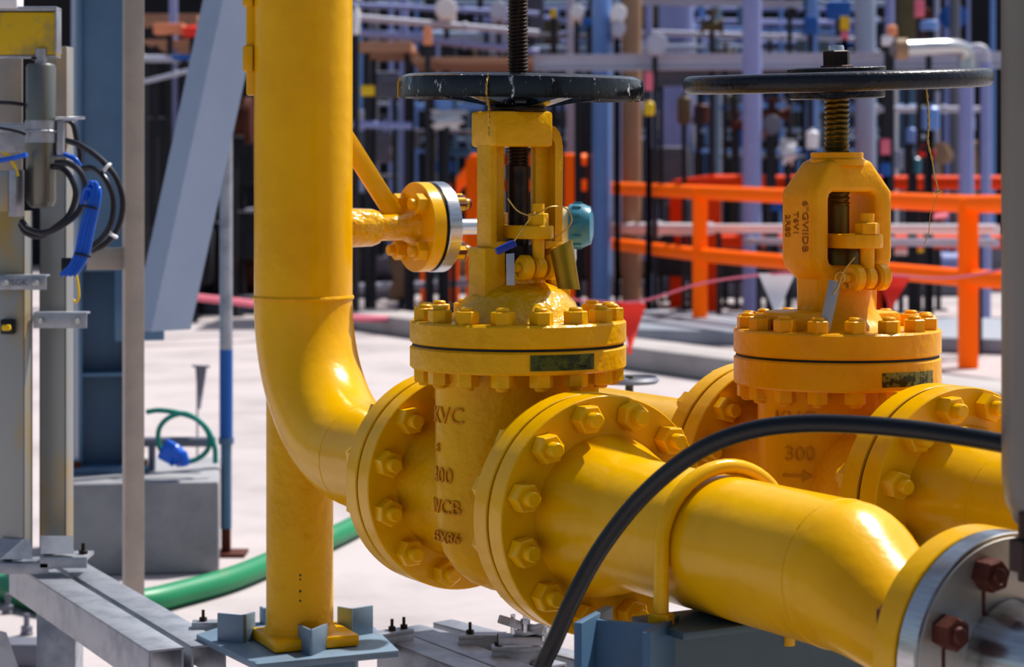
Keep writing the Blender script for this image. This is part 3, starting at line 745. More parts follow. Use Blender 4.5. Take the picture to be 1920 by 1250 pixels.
tb = PD(77,390,4.22)
tu = thing('sample_cylinder', 'vertical grey metal cylinder clamped on the left stand', 'cylinder', tb)
rt = 28/F*4.22
b = BM(); zt = PD(77,120,4.22).z; lathe(b, [(0,tb.z+.002),(.015,tb.z),(rt*.8,tb.z+.004),(rt,tb.z+.016),(rt,zt-.006),(rt-.004,zt),(0,zt)], T((tb.x,tb.y,0)), 40); part('tube', b, M['tube'], tu)
b = BM(); zc = PD(77,247,4.22).z; lathe(b, [(rt,zc-.022),(rt+.002,zc-.022),(rt+.002,zc+.022),(rt,zc+.022)], T((tb.x,tb.y,0)), 40, closed=True); part('clamp_sleeve', b, M['galv'], tu)
b = BM(); disc(b, rt+.006, zc-.002, zc+.003, T((tb.x,tb.y,0)), 40); box(b, T(PD(114,255,4.22)), .012,.02,.075,.001); box(b, T(PD(122,224,4.22)), .045,.02,.006,.001); part('clamp_band', b, M['galv'], tu)
b = BM(); cyl(b, PD(104,222,4.20), PD(160,221,4.20), .0035, 10); part('clamp_rod', b, M['stainless'], tu)
b = BM(); cyl(b, (tb.x,tb.y,zt-.002), (tb.x,tb.y,zt+.03), .012, 16); part('top_fitting', b, M['galv'], tu)

bx = PD(45,62,4.24)
yb = thing('junction_box', 'faded yellow panel box with grey lid at the top left corner', 'box', PD(45,105,4.24))
b = BM(); box(b, T(PD(30,66,4.24)), 160/F*4.24, .042, 84/F*4.24, .003); part('case', b, M['box_yellow'], yb)
b = BM(); box(b, T(PD(30,18,4.24)), 162/F*4.24, .046, .009, .002); box(b, T(PD(109,60,4.24)), .004,.046,.088,.001); box(b, T(PD(30,106,4.24)), 160/F*4.24,.042,.006,.001); part('trim_frame', b, M['galv'], yb)
b = BM(); box(b, T(PD(8,6,4.24)), 60/F*4.24,.06,.025,.002); part('top_block', b, M['white'], yb)
b = BM(); cyl(b, PD(68,112,4.22), PD(68,107,4.22), .01, 12); part('bottom_fitting', b, M['dark_steel'], yb)

gb = thing('junction_box', 'small tan metal box under the cables at the left edge', 'box', PD(10,405,4.2))
b = BM(); box(b, T(PD(0,358,4.2)), 46/F*4.2,.06,76/F*4.2,.002); part('case', b, M['galv_stain'], gb)
b = BM(); box(b, T(PD(31,362,4.2)), 14/F*4.2,.07,88/F*4.2,.002); part('side_plate', b, M['galv'], gb)

# cables
def cab(name, pts, r, mk, label, cat, n=6, grp=None, seg=10):
    b = BM(); tube(b, smooth([PD(*p) for p in pts], n), r, seg); return solo(name, b, M[mk], label, cat, grp)
big = [(118,262,4.32),(150,272,4.3),(190,300,4.28),(218,335,4.27),(230,380,4.27),(222,425,4.28),(200,455,4.29),(172,470,4.30)]
cab('cable', big, .0062, 'cable', 'outermost thick black cable of the big loop at left', 'cable')
cab('cable', [(150,318,4.30),(172,315,4.28),(196,333,4.25),(212,372,4.25),(209,415,4.25),(192,445,4.26),(165,468,4.27)], .0060, 'cable', 'inner thick black cable of the big loop at left', 'cable')
cab('cable', [(105,305,4.17),(128,306,4.16),(150,322,4.15),(160,355,4.15),(148,395,4.15),(120,420,4.15),(85,436,4.16),(55,430,4.17),(40,414,4.18)], .0062, 'cable', 'front black cable curling under the grey cylinder', 'cable')
cab('cable', [(100,312,4.205),(118,316,4.20),(134,335,4.19),(142,365,4.19),(130,402,4.19),(105,425,4.19),(75,443,4.20),(48,436,4.21),(38,420,4.22)], .0058, 'cable', 'second black cable curling under the grey cylinder, just behind the first', 'cable')
cab('cable', [(118,222,4.36),(136,232,4.36),(143,258,4.36),(150,290,4.36),(148,320,4.36)], .0055, 'cable', 'short black cable dropping behind the clamp rod', 'cable')
cab('cable', [(-20,192,4.22),(20,193,4.22),(46,196,4.23)], .0040, 'cable', 'black cable at the left edge above the clamp', 'cable')
cab('cable', [(0,240,4.20),(30,246,4.19),(48,252,4.19)], .0030, 'cable', 'thin black cable meeting the clamp sleeve at left', 'cable')
for k, (lb) in enumerate(('black zip tie high on the big cable loop','black zip tie low on the big cable loop')):
    p = ((200,314,4.265),(211,440,4.265))[k]; b = BM(); disc(b, .0125, -.003, .003, axisM(PD(*p), (.7,0,-.7) if k == 0 else (.5,0,.8)), 16); solo('zip_tie', b, M['white'], lb.replace('black','pale'), 'zip tie')
cab('hose', [(-30,306,4.16),(20,297,4.16),(50,290,4.15)], .0050, 'blue_hose', 'thin blue tube entering from the left edge', 'hose')
cab('hose', [(102,289,4.24),(122,290,4.22),(140,298,4.2),(150,312,4.2)], .0052, 'blue_hose', 'thin blue tube right of the grey cylinder', 'hose')
bh = thing('hose_bundle', 'bundle of bright blue hoses tied together, hanging down at left', 'hose', PD(140,520,4.14))
for k in range(4):
    dx = (-10.5,-3.5,3.5,10.5)[k]
    b = BM(); tube(b, smooth([PD(*p) for p in ((166+dx*1.2,372+abs(dx),4.13),(172+dx*1.0,338+abs(dx)*1.5,4.12),(180+dx*.6,348+abs(dx),4.115),(176+dx*.8,380,4.11),(163+dx,430,4.11),(155+dx,470,4.11),(143+dx,498,4.11),(126+dx*1.1,516,4.11))], 6), .0046, 10); part('blue_hose', b, M['blue_hose'], bh)
for p, w in (((169,388,4.108),.032),((156,478,4.108),.032)):
    b = BM(); box(b, T(PD(*p)) @ RY(R(12)), w, .016, .004, .001); part('cable_tie', b, M['cable'], bh)
b = BM(); box(b, T(PD(126,500,4.16)), .02,.02,.035,.002); part('black_clip', b, M['rubber'], bh)
cab('wire', [(142,512,4.12),(146,530,4.12),(148,555,4.12),(143,566,4.12),(137,562,4.12)], .0025, 'yellow_plastic', 'short looped yellow wire below the blue hose bundle', 'wire')
cab('wire', [(5,285,4.17),(15,292,4.17),(28,312,4.17),(34,330,4.17)], .003, 'yellow_plastic', 'short yellow wire beside the tan box at left', 'wire')

# ------------------------------------------------------------------ galvanised post, column, plinth, brace
b = BM(); p = PD(250,700,5.0); box(b, T((p.x, p.y, 1.5)) @ RZ(R(27)), .046,.030,3.0,.003)
gp = thing('square_post', 'slim galvanised square post standing between the left stand and the column', 'post', (p.x,p.y,0)); part('tube', b, M['galv_dull'], gp)
b = BM(); a = PD(165,485,5.02); c = PD(243,485,5.0); box(b, T((a+c)/2), (c-a).length, .006, 42/F*5, .001); part('side_bar', b, M['galv_dull'], gp)
b = BM(); box(b, T((p.x,p.y,.005)), .12,.12,.01,.001); part('foot_plate', b, M['galv_dull'], gp)

pl0 = PZ(128,1086,0); pl1 = PZ(412,1074,0)
dpl = 6.95; xa = PD(105,0,dpl).x; xb = PD(411,0,dpl).x; hp_ = .30
b = BM(); box(b, T((xb,dpl,0)) @ RZ(R(7.5)) @ T((-(xb-xa)/2, .33, hp_/2)), xb-xa, .66, hp_, .012); solo('concrete_plinth', b, M['concrete'], 'grey concrete plinth under the blue-grey column', 'plinth')
cx = PD(196,0,7.2).x
col = thing('steel_column', 'big blue-grey painted steel column standing on the concrete plinth', 'column', (cx, 7.25, hp_))
CM = T((cx, 7.25, 0)) @ RZ(R(14))
b = BM(); box(b, CM @ T((-.095,0,hp_+1.75)), .012,.22,3.5,.001); box(b, CM @ T((.095,0,hp_+1.75)), .012,.22,3.5,.001); box(b, CM @ T((0,.02,hp_+1.75)), .18,.010,3.5,0); part('h_section', b, M['steel_blue'], col)
for py in (505, 702):
    z = PD(0,py,7.15).z; b = BM(); box(b, CM @ T((0,-.045,z)), .178,.12,.012,.001); part('stiffener', b, M['steel_blue'], col)
b = BM(); z0 = PD(0,505,7.15).z; box(b, CM @ T((0,-.09,(z0+3.8)/2)), .176,.008,3.8-z0,.001); part('cover_plate', b, M['steel_blue'], col)
b = BM(); box(b, CM @ T((0,0,hp_+.012)), .26,.28,.024,.002); bpl = part('base_plate', b, M['steel_blue'], col)
for dx, dy in ((-.11,-.12),(.11,-.12)):
    b = BM(); nut(b, CM @ T((dx,dy,hp_+.024)), .03,.02); part('anchor_nut', b, M['rust'], bpl)
for py in (535,563,590,630):
    b = BM(); q = CM.inverted() @ PD(220,py,7.12); nut(b, CM @ T((.085,-.05,q.z)) @ RY(-math.pi/2), .03,.018); part('bolt', b, M['palegrey'], col)
# side plate left of the column
b = BM(); a = PD(145,0,7.3); box(b, T((a.x-.02,7.42,hp_+1.75)) @ RZ(R(-40)), .07,.012,3.5,.001); part('side_plate', b, M['steel_pale'], col)

# diagonal brace: hollow box section, cut level at its foot
b0, b1 = PD(302,618,6.75), PD(462,-120,6.75)
d_ = (b1-b0).normalized(); n_ = Vector((0,1,0)); w1, w2 = .152, .106
xdir = Vector((1,0,0)); q = math.radians(45)
e1 = Vector((math.cos(q), math.sin(q), 0)); e2 = Vector((-math.sin(q), math.cos(q), 0))
rings = []
for P0 in (b0, b1):
    rings.append([P0+e1*(sx*w1/2)+e2*(sy*w2/2) for sx, sy in ((-1,-1),(1,-1),(1,1),(-1,1))])
dbr = thing('diagonal_brace', 'wide pale blue-grey diagonal brace leaning behind the yellow riser', 'brace', b0)
b = BM(); loft(b, rings); part('box_section', b, M['steel_pale'], dbr)
b = BM(); g0 = PD(262,570,7.0); box(b, T(g0) @ RZ(R(20)), .16,.012,.24,.001); part('gusset_plate', b, M['steel_blue'], dbr)
sp = PZ(424,1040,0)
slim = thing('slim_post', 'slim round grey post painted bright blue near its foot', 'post', (sp.x, sp.y, 0))
zz = lambda y: PD(0,y,sp.y).z
b = BM(); cyl(b, (sp.x,sp.y,zz(655)), (sp.x,sp.y,zz(-100)), .0225, 24); part('upper_tube', b, M['galv'], slim)
b = BM(); cyl(b, (sp.x,sp.y,zz(825)), (sp.x,sp.y,zz(655)), .0228, 24); part('painted_band', b, M['blue'], slim, 'bright blue painted section')
b = BM(); cyl(b, (sp.x,sp.y,zz(990)), (sp.x,sp.y,zz(825)), .019, 24); lathe(b, [(0,zz(832)),(.027,zz(832)),(.027,zz(820)),(0,zz(820))], T((sp.x,sp.y,0)), 24); part('lower_tube', b, M['steel_blue'], slim)
b = BM(); box(b, T((sp.x,sp.y,zz(990)/2)), .03,.03,zz(990),.002); box(b, T((sp.x,sp.y,.006)), .14,.12,.012,.002); part('rusty_foot', b, M['rust'], slim)

# things on the plinth
b = BM(); cyl(b, PD(268,828,7.2), PD(404,828,7.2), .017, 16); cyl(b, PD(285,828,7.2), (PD(285,828,7.2).x,7.2,hp_), .012, 12); solo('pipe', b, M['midgrey'], 'grey horizontal pipe above the concrete plinth', 'pipe')
b = BM(); tube(b, smooth([PD(*p) for p in ((276,772,7.1),(300,769,7.08),(340,775,7.06),(372,788,7.05),(392,815,7.05),(388,845,7.05),(360,864,7.05),(322,862,7.05),(300,840,7.05),(298,805,7.05),(318,782,7.05),(350,776,7.04),(385,800,7.04),(402,836,7.04),(404,868,7.04)) ], 6), .0085, 10)
solo('garden_hose', b, M['teal_hose'], 'looped teal garden hose hanging above the plinth', 'hose')
b = BM()
for i in range(3): box(b, T(PD(316+i*12,846+i*7,6.98)) @ RY(.5+i*.4) @ RX(i*.5), .05,.03,.07,.012)
solo('plastic_sheet', b, M['blue_hose'], 'crumpled bright blue plastic tied to the teal hose', 'plastic')
# green hose on the ground
b = BM(); tube(b, smooth([PZ(*p) for p in ((-120,1070,.04),(-20,1092,.04),(60,1120,.04),(150,1132,.04),(260,1128,.04),(350,1108,.04),(440,1082,.04),(530,1045,.04),(620,1008,.04),(720,960,.04),(860,905,.04))], 8), .037, 20)
solo('ribbed_hose', b, M['green_hose'], 'fat green hose lying across the concrete ground', 'hose')
# small pieces bottom left
b = BM(); p = PZ(70,1240,.02); box(b, T(PD(48,1222,5.6)), .13,.10,.06,.003); box(b, T((PD(48,1222,5.6).x,5.6,.0)), .05,.05,.06,.002)
solo('concrete_block', b, M['midgrey'], 'small grey block on the ground at the bottom left corner', 'block')
b = BM(); rings = [[PD(-30,1175,4.3),PD(12,1185,4.3),PD(12,1185,4.31),PD(-30,1175,4.31)],[PD(-30,1330,4.3),PD(62,1330,4.3),PD(62,1330,4.31),PD(-30,1330,4.31)]]
loft(b, rings); solo('gusset_plate', b, M['galv'], 'galvanised gusset plate at the very bottom left corner', 'plate')
for (px,py,lb) in ((50,1190,'anchor bolt sticking up from the ground at lower left'),(15,1150,'anchor bolt on the ground at the left edge')):
    p = PZ(px,py,.0); b = BM(); disc(b, .018, 0, .008, T(p), 16); nut(b, T(p) @ T((0,0,.008)), .028,.018); cyl(b, p, p+Vector((0,0,.06)), .008, 10); solo('anchor_bolt', b, M['midgrey'], lb, 'bolt')

# ------------------------------------------------------------------ orange guard rails, kerb, flags
def post_at(px, py): p = PZ(px, py, 0); return p
def guard(name, label, posts, ztops, mk, rp, mids, ext=None, split=None):
    t = thing(name, label, 'railing', posts[len(posts)//2])
    for p, zt in zip(posts, ztops):
        b = BM(); box(b, T((p.x,p.y,zt/2)), rp*2,rp*2,zt,.012); part('post', b, M[mk], t)
    for f in mids:
        for (p, z1), (q, z2) in zip(list(zip(posts,ztops)), list(zip(posts,ztops))[1:]):
            b = BM(); a = Vector((p.x,p.y,z1*f)); c = Vector((q.x,q.y,z2*f)); cyl(b, a, c, rp*1.0, 16); part('rail', b, M[mk], t)
    return t
P1, P2, P3 = PZ(1815,690,0), PZ(1312,620,0), PZ(1118,578,0)
ex = P1+(P1-P2)*.35
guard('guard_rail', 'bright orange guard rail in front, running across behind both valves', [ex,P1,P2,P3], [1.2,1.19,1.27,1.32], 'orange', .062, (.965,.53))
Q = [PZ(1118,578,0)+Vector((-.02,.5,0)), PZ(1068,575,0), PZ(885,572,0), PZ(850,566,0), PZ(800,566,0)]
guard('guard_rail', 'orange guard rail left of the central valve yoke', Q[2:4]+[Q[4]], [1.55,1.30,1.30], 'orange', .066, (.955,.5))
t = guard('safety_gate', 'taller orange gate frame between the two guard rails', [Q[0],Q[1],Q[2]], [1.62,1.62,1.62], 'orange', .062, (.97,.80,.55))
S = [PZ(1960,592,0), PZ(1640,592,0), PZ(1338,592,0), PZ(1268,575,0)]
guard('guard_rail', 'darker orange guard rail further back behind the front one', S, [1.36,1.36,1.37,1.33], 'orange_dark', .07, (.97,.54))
kz = .16
k0, k1 = PZ(1080,668,0), PZ(1960,790,0)
dk = (k1-k0).normalized(); nk = Vector((-dk.y, dk.x, 0))
b = BM(); beam(b, k0+Vector((0,0,kz/2))-dk*4, k1+Vector((0,0,kz/2))+dk, .5, kz, 0, .02)
solo('kerb', b, M['kerb'], 'low pale concrete kerb on the ground in front of the orange rail', 'kerb')
b = BM(); a = PZ(1290,620,.12); box(b, T((a.x+1.2,a.y+1.0,.06)) @ RZ(R(-24)), 6.0,2.6,.12,.02); solo('steel_deck', b, M['deck'], 'grey steel walkway deck under the front orange rail', 'deck')

bt = thing('bunting', 'line of triangular white and red pennants strung behind the valves', 'bunting', PZ(1500,700,0)+Vector((0,0,.7)))
fl = [(1190,574,1450),(1456,512,0),(1676,516,0)]
rope = [PD(*p) for p in ((1050,560,10.4),(1190,566,10.3),(1320,530,10.2),(1456,513,10),(1570,512,9.9),(1676,516,9.8),(1790,520,9.7),(1960,490,9.6))]
b = BM(); tube(b, smooth(rope, 6), .006, 8); part('rope', b, M['pink'], bt)
for q_ in (rope[0], rope[-1]):
    b = BM(); cyl(b, (q_.x,q_.y,0), (q_.x,q_.y,q_.z+.03), .02, 12); part('stake', b, M['midgrey'], bt)
def pennant(px0, px1, y0, pxt, yt, d, mk, par):
    b = BM(); rings = []
    for k in range(7):
        t = k/6; xa_ = px0+(pxt-px0)*t; xb_ = px1+(pxt-px1)*t; y = y0+(yt-y0)*t; dd = d+.03*math.sin(t*5)
        if k == 6: xa_ -= 4; xb_ += 4
        rings.append([PD(xa_,y,dd),PD(xb_,y+3,dd+.02),PD(xb_,y+3,dd+.026),PD(xa_,y,dd+.006)])
    loft(b, rings); return part('pennant', b, M[mk], par)
pennant(1160,1212,566,1180,662,10.3,'red',bt); pennant(1422,1490,512,1455,592,10,'white',bt); pennant(1644,1708,515,1668,582,9.8,'red',bt)
b = BM(); rings = []
for k in range(7):
    t = k/6; rings.append([PD(366+6*t,686+80*t,9),PD(388-12*t,688+80*t,9.02),PD(388-12*t,688+80*t,9.026),PD(366+6*t,686+80*t,9.006)])
loft(b, rings); tube(b, [PD(360,686,9), PD(394,687,9)], .005, 6); cyl(b, (PD(370,766,9).x,9,0), PD(370,700,9), .004, 6)
solo('pennant', b, M['midgrey'], 'narrow grey pennant behind the plinth', 'flag')
b = BM(); tube(b, smooth([PD(*p) for p in ((250,545,17),(345,555,17.2),(480,570,17.5),(600,592,18),(760,598,18.5),(840,590,19))], 5), .03, 8); solo('barrier_tape', b, M['pink'], 'pink barrier rope along the far edge of the concrete at left', 'rope')
dv = thing('drain_valve', 'small valve with dark ring handwheel behind the central flange', 'valve', (PD(1170,0,4.7).x,4.7,0))
dx_ = PD(1180,0,4.7).x
b = BM(); lathe(b, [(.060,-.007),(.067,0),(.060,.007),(.053,0)], T((dx_,4.7,PD(0,712,4.7).z)), 40, closed=True)
for k in range(3): cyl(b, T((dx_,4.7,PD(0,712,4.7).z)) @ RZ(k*2.1) @ Vector((0,0,0)), T((dx_,4.7,PD(0,712,4.7).z)) @ RZ(k*2.1) @ Vector((.06,0,0)), .005, 8)
part('handwheel', b, M['midgrey'], dv)
b = BM(); zt = PD(0,712,4.7).z; cyl(b, (dx_,4.7,zt-.05), (dx_,4.7,zt+.01), .009, 12); cyl(b, (dx_-.01,4.7,zt-.12), (dx_-.01,4.7,zt-.03), .03, 20); cyl(b, (dx_-.01,4.7,0), (dx_-.01,4.7,zt-.12), .02, 16); part('valve_body', b, M['olive'], dv)
# ------------------------------------------------------------------ the plant in the background, out of focus
def vp(px, d, w, mk, label, ytop=-140, kind='pipe', ybot=None, square=False):
    p = PD(px, 0, d); r = w/2/F*d; zt = PD(0, ytop, d).z; zb = 0 if ybot is None else PD(0, ybot, d).z
    t = thing('rack_stanchion' if square else 'vertical_pipe', label, 'column' if square else 'pipe', (p.x, d, zb))
    b = BM()
    if square: hsec(b, (p.x,d,zb), (p.x,d,zt), r*2, r*2, r*.22, r*.2, 0); part('h_section', b, M[mk], t)
    else: cyl(b, (p.x,d,zb), (p.x,d,zt), r, 20); part('tube', b, M[mk], t)
    b = BM()
    if ybot is None: box(b, T((p.x,d,.015)), r*3.2, r*3.2, .03, .004)
    else: disc(b, r*1.5, zb, zb+.04, T((p.x,d,0)), 24)
    part('base_plate' if ybot is None else 'end_flange', b, M[mk], t)
    return t
def hpipe(x0, y0, x1, y1, d0, d1, w, mk, label, square=False, ends=True):
    a, c = PD(x0,y0,d0), PD(x1,y1,d1); r = w/2/F*(d0+d1)/2
    t = thing('rack_beam' if square else 'horizontal_pipe', label, 'beam' if square else 'pipe', (a+c)/2-Vector((0,0,r)))
    b = BM()
    if square: hsec(b, a, c, r*1.4, r*2, r*.25, r*.3, math.pi/2*0); part('h_section', b, M[mk], t)
    else: cyl(b, a, c, r, 16); part('tube', b, M[mk], t)
    if not square:
        b = BM(); 
        for q in (a+(c-a)*.02, a+(c-a)*.62): disc(b, r*1.45, -r*.5, r*.5, axisM(q, c-a), 20)
        part('coupling', b, M[mk], t)
    for f in (.06,.94):
        b = BM(); q = a+(c-a)*f; box(b, T((q.x, q.y+r*.3, (q.z-r*.7)/2)), .045, .045, q.z-r*.7, .004)
        part('support_pole', b, M['dark2'], t)
    return t
VP = [
 (700,27,20,'midgrey','dim grey vertical pipe just right of the yellow riser'),
 (757,23,17,'lav','lavender grey scaffold pole right of the yellow riser'),
 (1070,24,16,'palegrey','thin pale pole left of the big blue column, behind the yoke'),
 (1128,21,36,'bluepipe','pale blue vertical pipe beside the central handwheel right rim'),
 (1153,25,16,'steel_pale','thin grey-blue pipe between the blue pipe and the tan pipe'),
 (1184,22,38,'tan','tan lagged vertical pipe between the two handwheels'),
 (1216,24,14,'lav','thin lavender pole right of the tan lagged pipe'),
 (1342,25,18,'steel_grey','grey pole behind the left tip of the right handwheel'),
 (1410,20,36,'lav','broad lavender grey pipe behind the left half of the right handwheel'),
 (1523,24,22,'bluepipe','blue pipe just left of the right valve stem'),
 (1622,22,40,'steel_pale','grey-blue broad pipe just right of the right valve stem'),
 (1668,24,18,'lav','thin lavender pole right of the right valve yoke'),
 (1790,27,20,'midgrey','dark grey pole behind the right part of the right handwheel'),
 (1812,19,28,'lav','lavender pipe standing beneath the bent pipe at far right'),
 (1848,20,20,'lav','narrow lavender pipe next to the grey cylinder at far right'),
 (325,22,16,'lav','pale lavender pole behind the diagonal brace at left'),
]
for px, d, w, mk, lb in VP: vp(px, d, w, mk, lb, {1812:120, 1848:118}.get(px, -140))
vp(1628, 26, 26, 'steel_blue', 'blue-grey steel column behind the grey-blue broad pipe at right', square=True)
vp(1000, 28, 40, 'midgrey', 'dull steel column directly behind the central valve stem', square=True)
# vessel
vs = thing('vessel', 'wide pale lavender cylindrical vessel between the handwheels', 'vessel', (PD(1268,0,26).x,26,0))
x_ = PD(1268,0,26).x; r_ = 66/2/F*26
b = BM(); lathe(b, [(0,PD(0,90,26).z),(r_,PD(0,90,26).z),(r_,5.2),(0,5.4)], T((x_,26,0)), 40); lathe(b, [(0,.9),(r_*.4,1.0),(r_,2.2),(r_,PD(0,75,26).z+.0),(0,PD(0,75,26).z)], T((x_,26,0)), 40); part('shell', b, M['lav'], vs)
b = BM(); disc(b, r_*1.12, PD(0,100,26).z, PD(0,82,26).z, T((x_,26,0)), 40); part('flange_band', b, M['palegrey'], vs)
for sx in (-.7,.7):
    b = BM(); cyl(b, (x_+r_*sx,26,0), (x_+r_*sx,26,2.0), .05, 12); part('leg', b, M['midgrey'], vs)

HP = [
 (640,30,1010,62,21,21.5,13,'palegrey','pale tube at the top, upper of two sloping left of the stem'),
 (640,8,1010,26,22,22.5,10,'lav','highest sloping grey tube left of the stem'),
 (640,58,1010,98,21,21.5,14,'lav','lower sloping lavender tube left of the stem'),
 (800,66,970,66,24,24,16,'steel_pale','short grey-blue tube above the plank shelf'),
 (640,232,772,236,20,20,15,'lav','short lavender tube right of the riser, level with the brace bar'),
 (760,246,1000,248,24,24,8,'midgrey','thin dim tube behind the central yoke head'),
 (990,90,1400,88,25,25,9,'steel_pale','thin blue-grey tube crossing behind the central stem'),
 (1190,60,1640,75,24,24,11,'palegrey','pale tube crossing behind the right valve top nut'),
 (1290,52,1640,62,26,26,8,'bluepipe','thin blue tube above the pale crossing tube'),
 (990,66,1120,68,24,24,9,'midgrey','short grey tube right of the central stem'),
 (1430,45,1650,40,26,26,7,'lav','thin lavender tube above the right handwheel'),
 (1120,427,1306,430,22.6,20.4,22,'white','thick pale pipe behind the front orange rail, left section'),
 (1322,428,1870,430,19.5,15.5,18,'white','shiny silver tube behind the orange rails at right, upper'),  # white colour stands in for sunlight on the silver tube
 (1400,452,1870,455,19.6,15.9,14,'palegrey','pale tube just under the shiny silver tube at right'),
 (640,540,900,530,23,23,13,'palegrey','low pale tube behind the branch flange'),
 (640,575,900,572,24,24,10,'midgrey','lower dim tube near the ground behind the branch flange'),
 (1330,292,1560,296,27,27,8,'midgrey','thin dim tube left of the right yoke collar'),
 (265,155,372,128,20,20,9,'palegrey','thin pale sloping tube at left behind the brace'),
 (265,110,372,110,20.5,20.5,14,'palegrey','pale horizontal tube at left under the orange tray'),
 (640,330,770,332,26,26,8,'midgrey','thin dim tube behind the yellow brace bar'),
 (1640,205,1850,205,24,24,12,'palegrey','pale tube under the right part of the right handwheel'),
]
for h in HP: hpipe(*h)
BE = [
 (1000,118,1900,112,20.45,20.45,30,'palegrey','long pale grey beam crossing behind both handwheels'),
 (1200,145,1860,142,23.4,23.4,34,'midgrey','dull beam just under the long pale beam'),
 (1180,2,1500,8,22.9,22.9,14,'palegrey','pale beam along the top between the handwheels'),
 (790,76,960,84,22.4,22.4,14,'steel_pale','grey-blue beam above the weathered plank shelf'),
]
for h in BE: hpipe(*h, square=True)
# bent pipe at top right
ep = thing('bent_pipe', 'shiny lavender pipe turning down at the far right behind the handwheel', 'pipe', PD(1750,110,18))
b = BM(); tube(b, smooth([PD(*p) for p in ((1676,92,18.6),(1720,90,18.7),(1772,88,18.8),(1800,90,18.95),(1811,103,19),(1812,130,19))], 6), 15/F*19, 20); part('tube', b, M['stainless'], ep)
b = BM(); disc(b, 21/F*18, -.05, .05, axisM(PD(1690,92,18.6), (1,0,0)), 24); part('flange', b, M['tan'], ep)
ep = thing('bent_pipe', 'small pale bent pipe next to the grey cylinder at the top right', 'pipe', PD(1850,110,18.5))
b = BM(); tube(b, smooth([PD(*p) for p in ((1816,92,20),(1836,90,20),(1847,99,20),(1848,128,20))], 6), 9/F*20, 16); part('tube', b, M['palegrey'], ep)
# plank shelves / scaffold boards
def boards(x0, x1, y0, y1, d, mk, label, dep=1.6, n=3):
    a = PD(x0,y1,d); c = PD(x1,y1,d); th = max(.04, (y1-y0)/F*d*.6)
    t = thing('scaffold_deck', label, 'scaffold', (a+c)/2)
    for k in range(n):
        b = BM(); box(b, T(((a.x+c.x)/2, d+dep*(k+.5)/n, a.z+th/2+.012*(k%2))), c.x-a.x, dep/n-.02, th, .01); part('board', b, M[mk], t)
    for f in (.12,.88):
        for g in (.2,.8):
            b = BM(); box(b, T((a.x+(c.x-a.x)*f, d+dep*g, a.z/2)), .05, .05, a.z+.004, .004)
            part('scaffold_pole', b, M['dark2'], t)
    return t
boards(672, 772, 66, 96, 20, 'plank', 'weathered brown board deck just right of the riser at the top')
boards(772, 1000, 100, 118, 20, 'plank', 'long pinkish board deck behind the central handwheel top')
boards(1000, 1100, 100, 112, 22, 'plank', 'short brown board deck right of the central stem')
boards(268, 380, 70, 82, 21, 'plank', 'board deck at left carrying the orange tray')
boards(268, 370, 10, 50, 23, 'plank', 'tan timber panel at the top left behind the brace', .4, 1)
def vstand(lb, x, y, d, w, h, mk, name, cat, shape='box', grp=None):
    p = PD(x, y, d); W = w/F*d; H = h/F*d
    b = BM()
    if shape == 'box': box(b, T(p), W, W*.7, H, min(W,H)*.12); box(b, T(p) @ T((0,-W*.36,H*.2)), W*.6, W*.05, H*.3, 0)
    elif shape == 'end':                                        # round pipe end facing us
        m = axisM(p, (0,-1,.1)); disc(b, W/2, -.6, .0, m, 24); disc(b, W*.62, -.10, -.03, m, 24)
    elif shape == 'can': lathe(b, [(0,-H/2),(W*.4,-H/2),(W/2,-H*.4),(W/2,H*.4),(W*.35,H/2),(0,H/2)], T(p), 20); lathe(b, [(0,H*.45),(W*.15,H*.45),(W*.15,H*.65),(0,H*.65)], T(p), 12)
    elif shape == 'valve': 
        cyl(b, p+Vector((-W/2,0,-H*.2)), p+Vector((W/2,0,-H*.2)), H*.22, 14); cyl(b, p+Vector((0,0,-H*.2)), p+Vector((0,0,H*.45)), H*.1, 12); disc(b, W*.36, H*.40, H*.48, T(p), 20)
        for sx in (-1,1): disc(b, H*.34, -H*.05, H*.05, axisM(p+Vector((sx*W*.45,0,-H*.2)), (1,0,0)), 16)
    elif shape == 'sheet':
        rings = []
        for k in range(7):
            t = k/6; o = .12*W*math.sin(k*2.1)
            rings.append([p+Vector((-W/2*(1-.4*t)+o, .1*math.sin(k), H/2-H*t)), p+Vector((W/2*(1-.3*t)+o, .1*math.cos(k), H/2-H*t)), p+Vector((W/2*(1-.3*t)+o, .1*math.cos(k)+.02, H/2-H*t)), p+Vector((-W/2*(1-.4*t)+o, .1*math.sin(k)+.02, H/2-H*t))])
        loft(b, rings)
    zb_ = min(v.co.z for v in b.verts)
    t = thing(name, lb, cat, (p.x, p.y+.02, 0 if zb_ < 6 else zb_), group=grp)
    part('body', b, M[mk], t)
    if zb_ > .05:
        b = BM(); back = .02 if shape != 'end' else .3
        box(b, T((p.x, p.y+back, (zb_+.04+W*0)/2)), .05, .05, zb_+.04, .004); box(b, T((p.x, p.y+back, .01)), .16,.16,.02,.002); part('support_pole', b, M['dark2'], t)
    return t
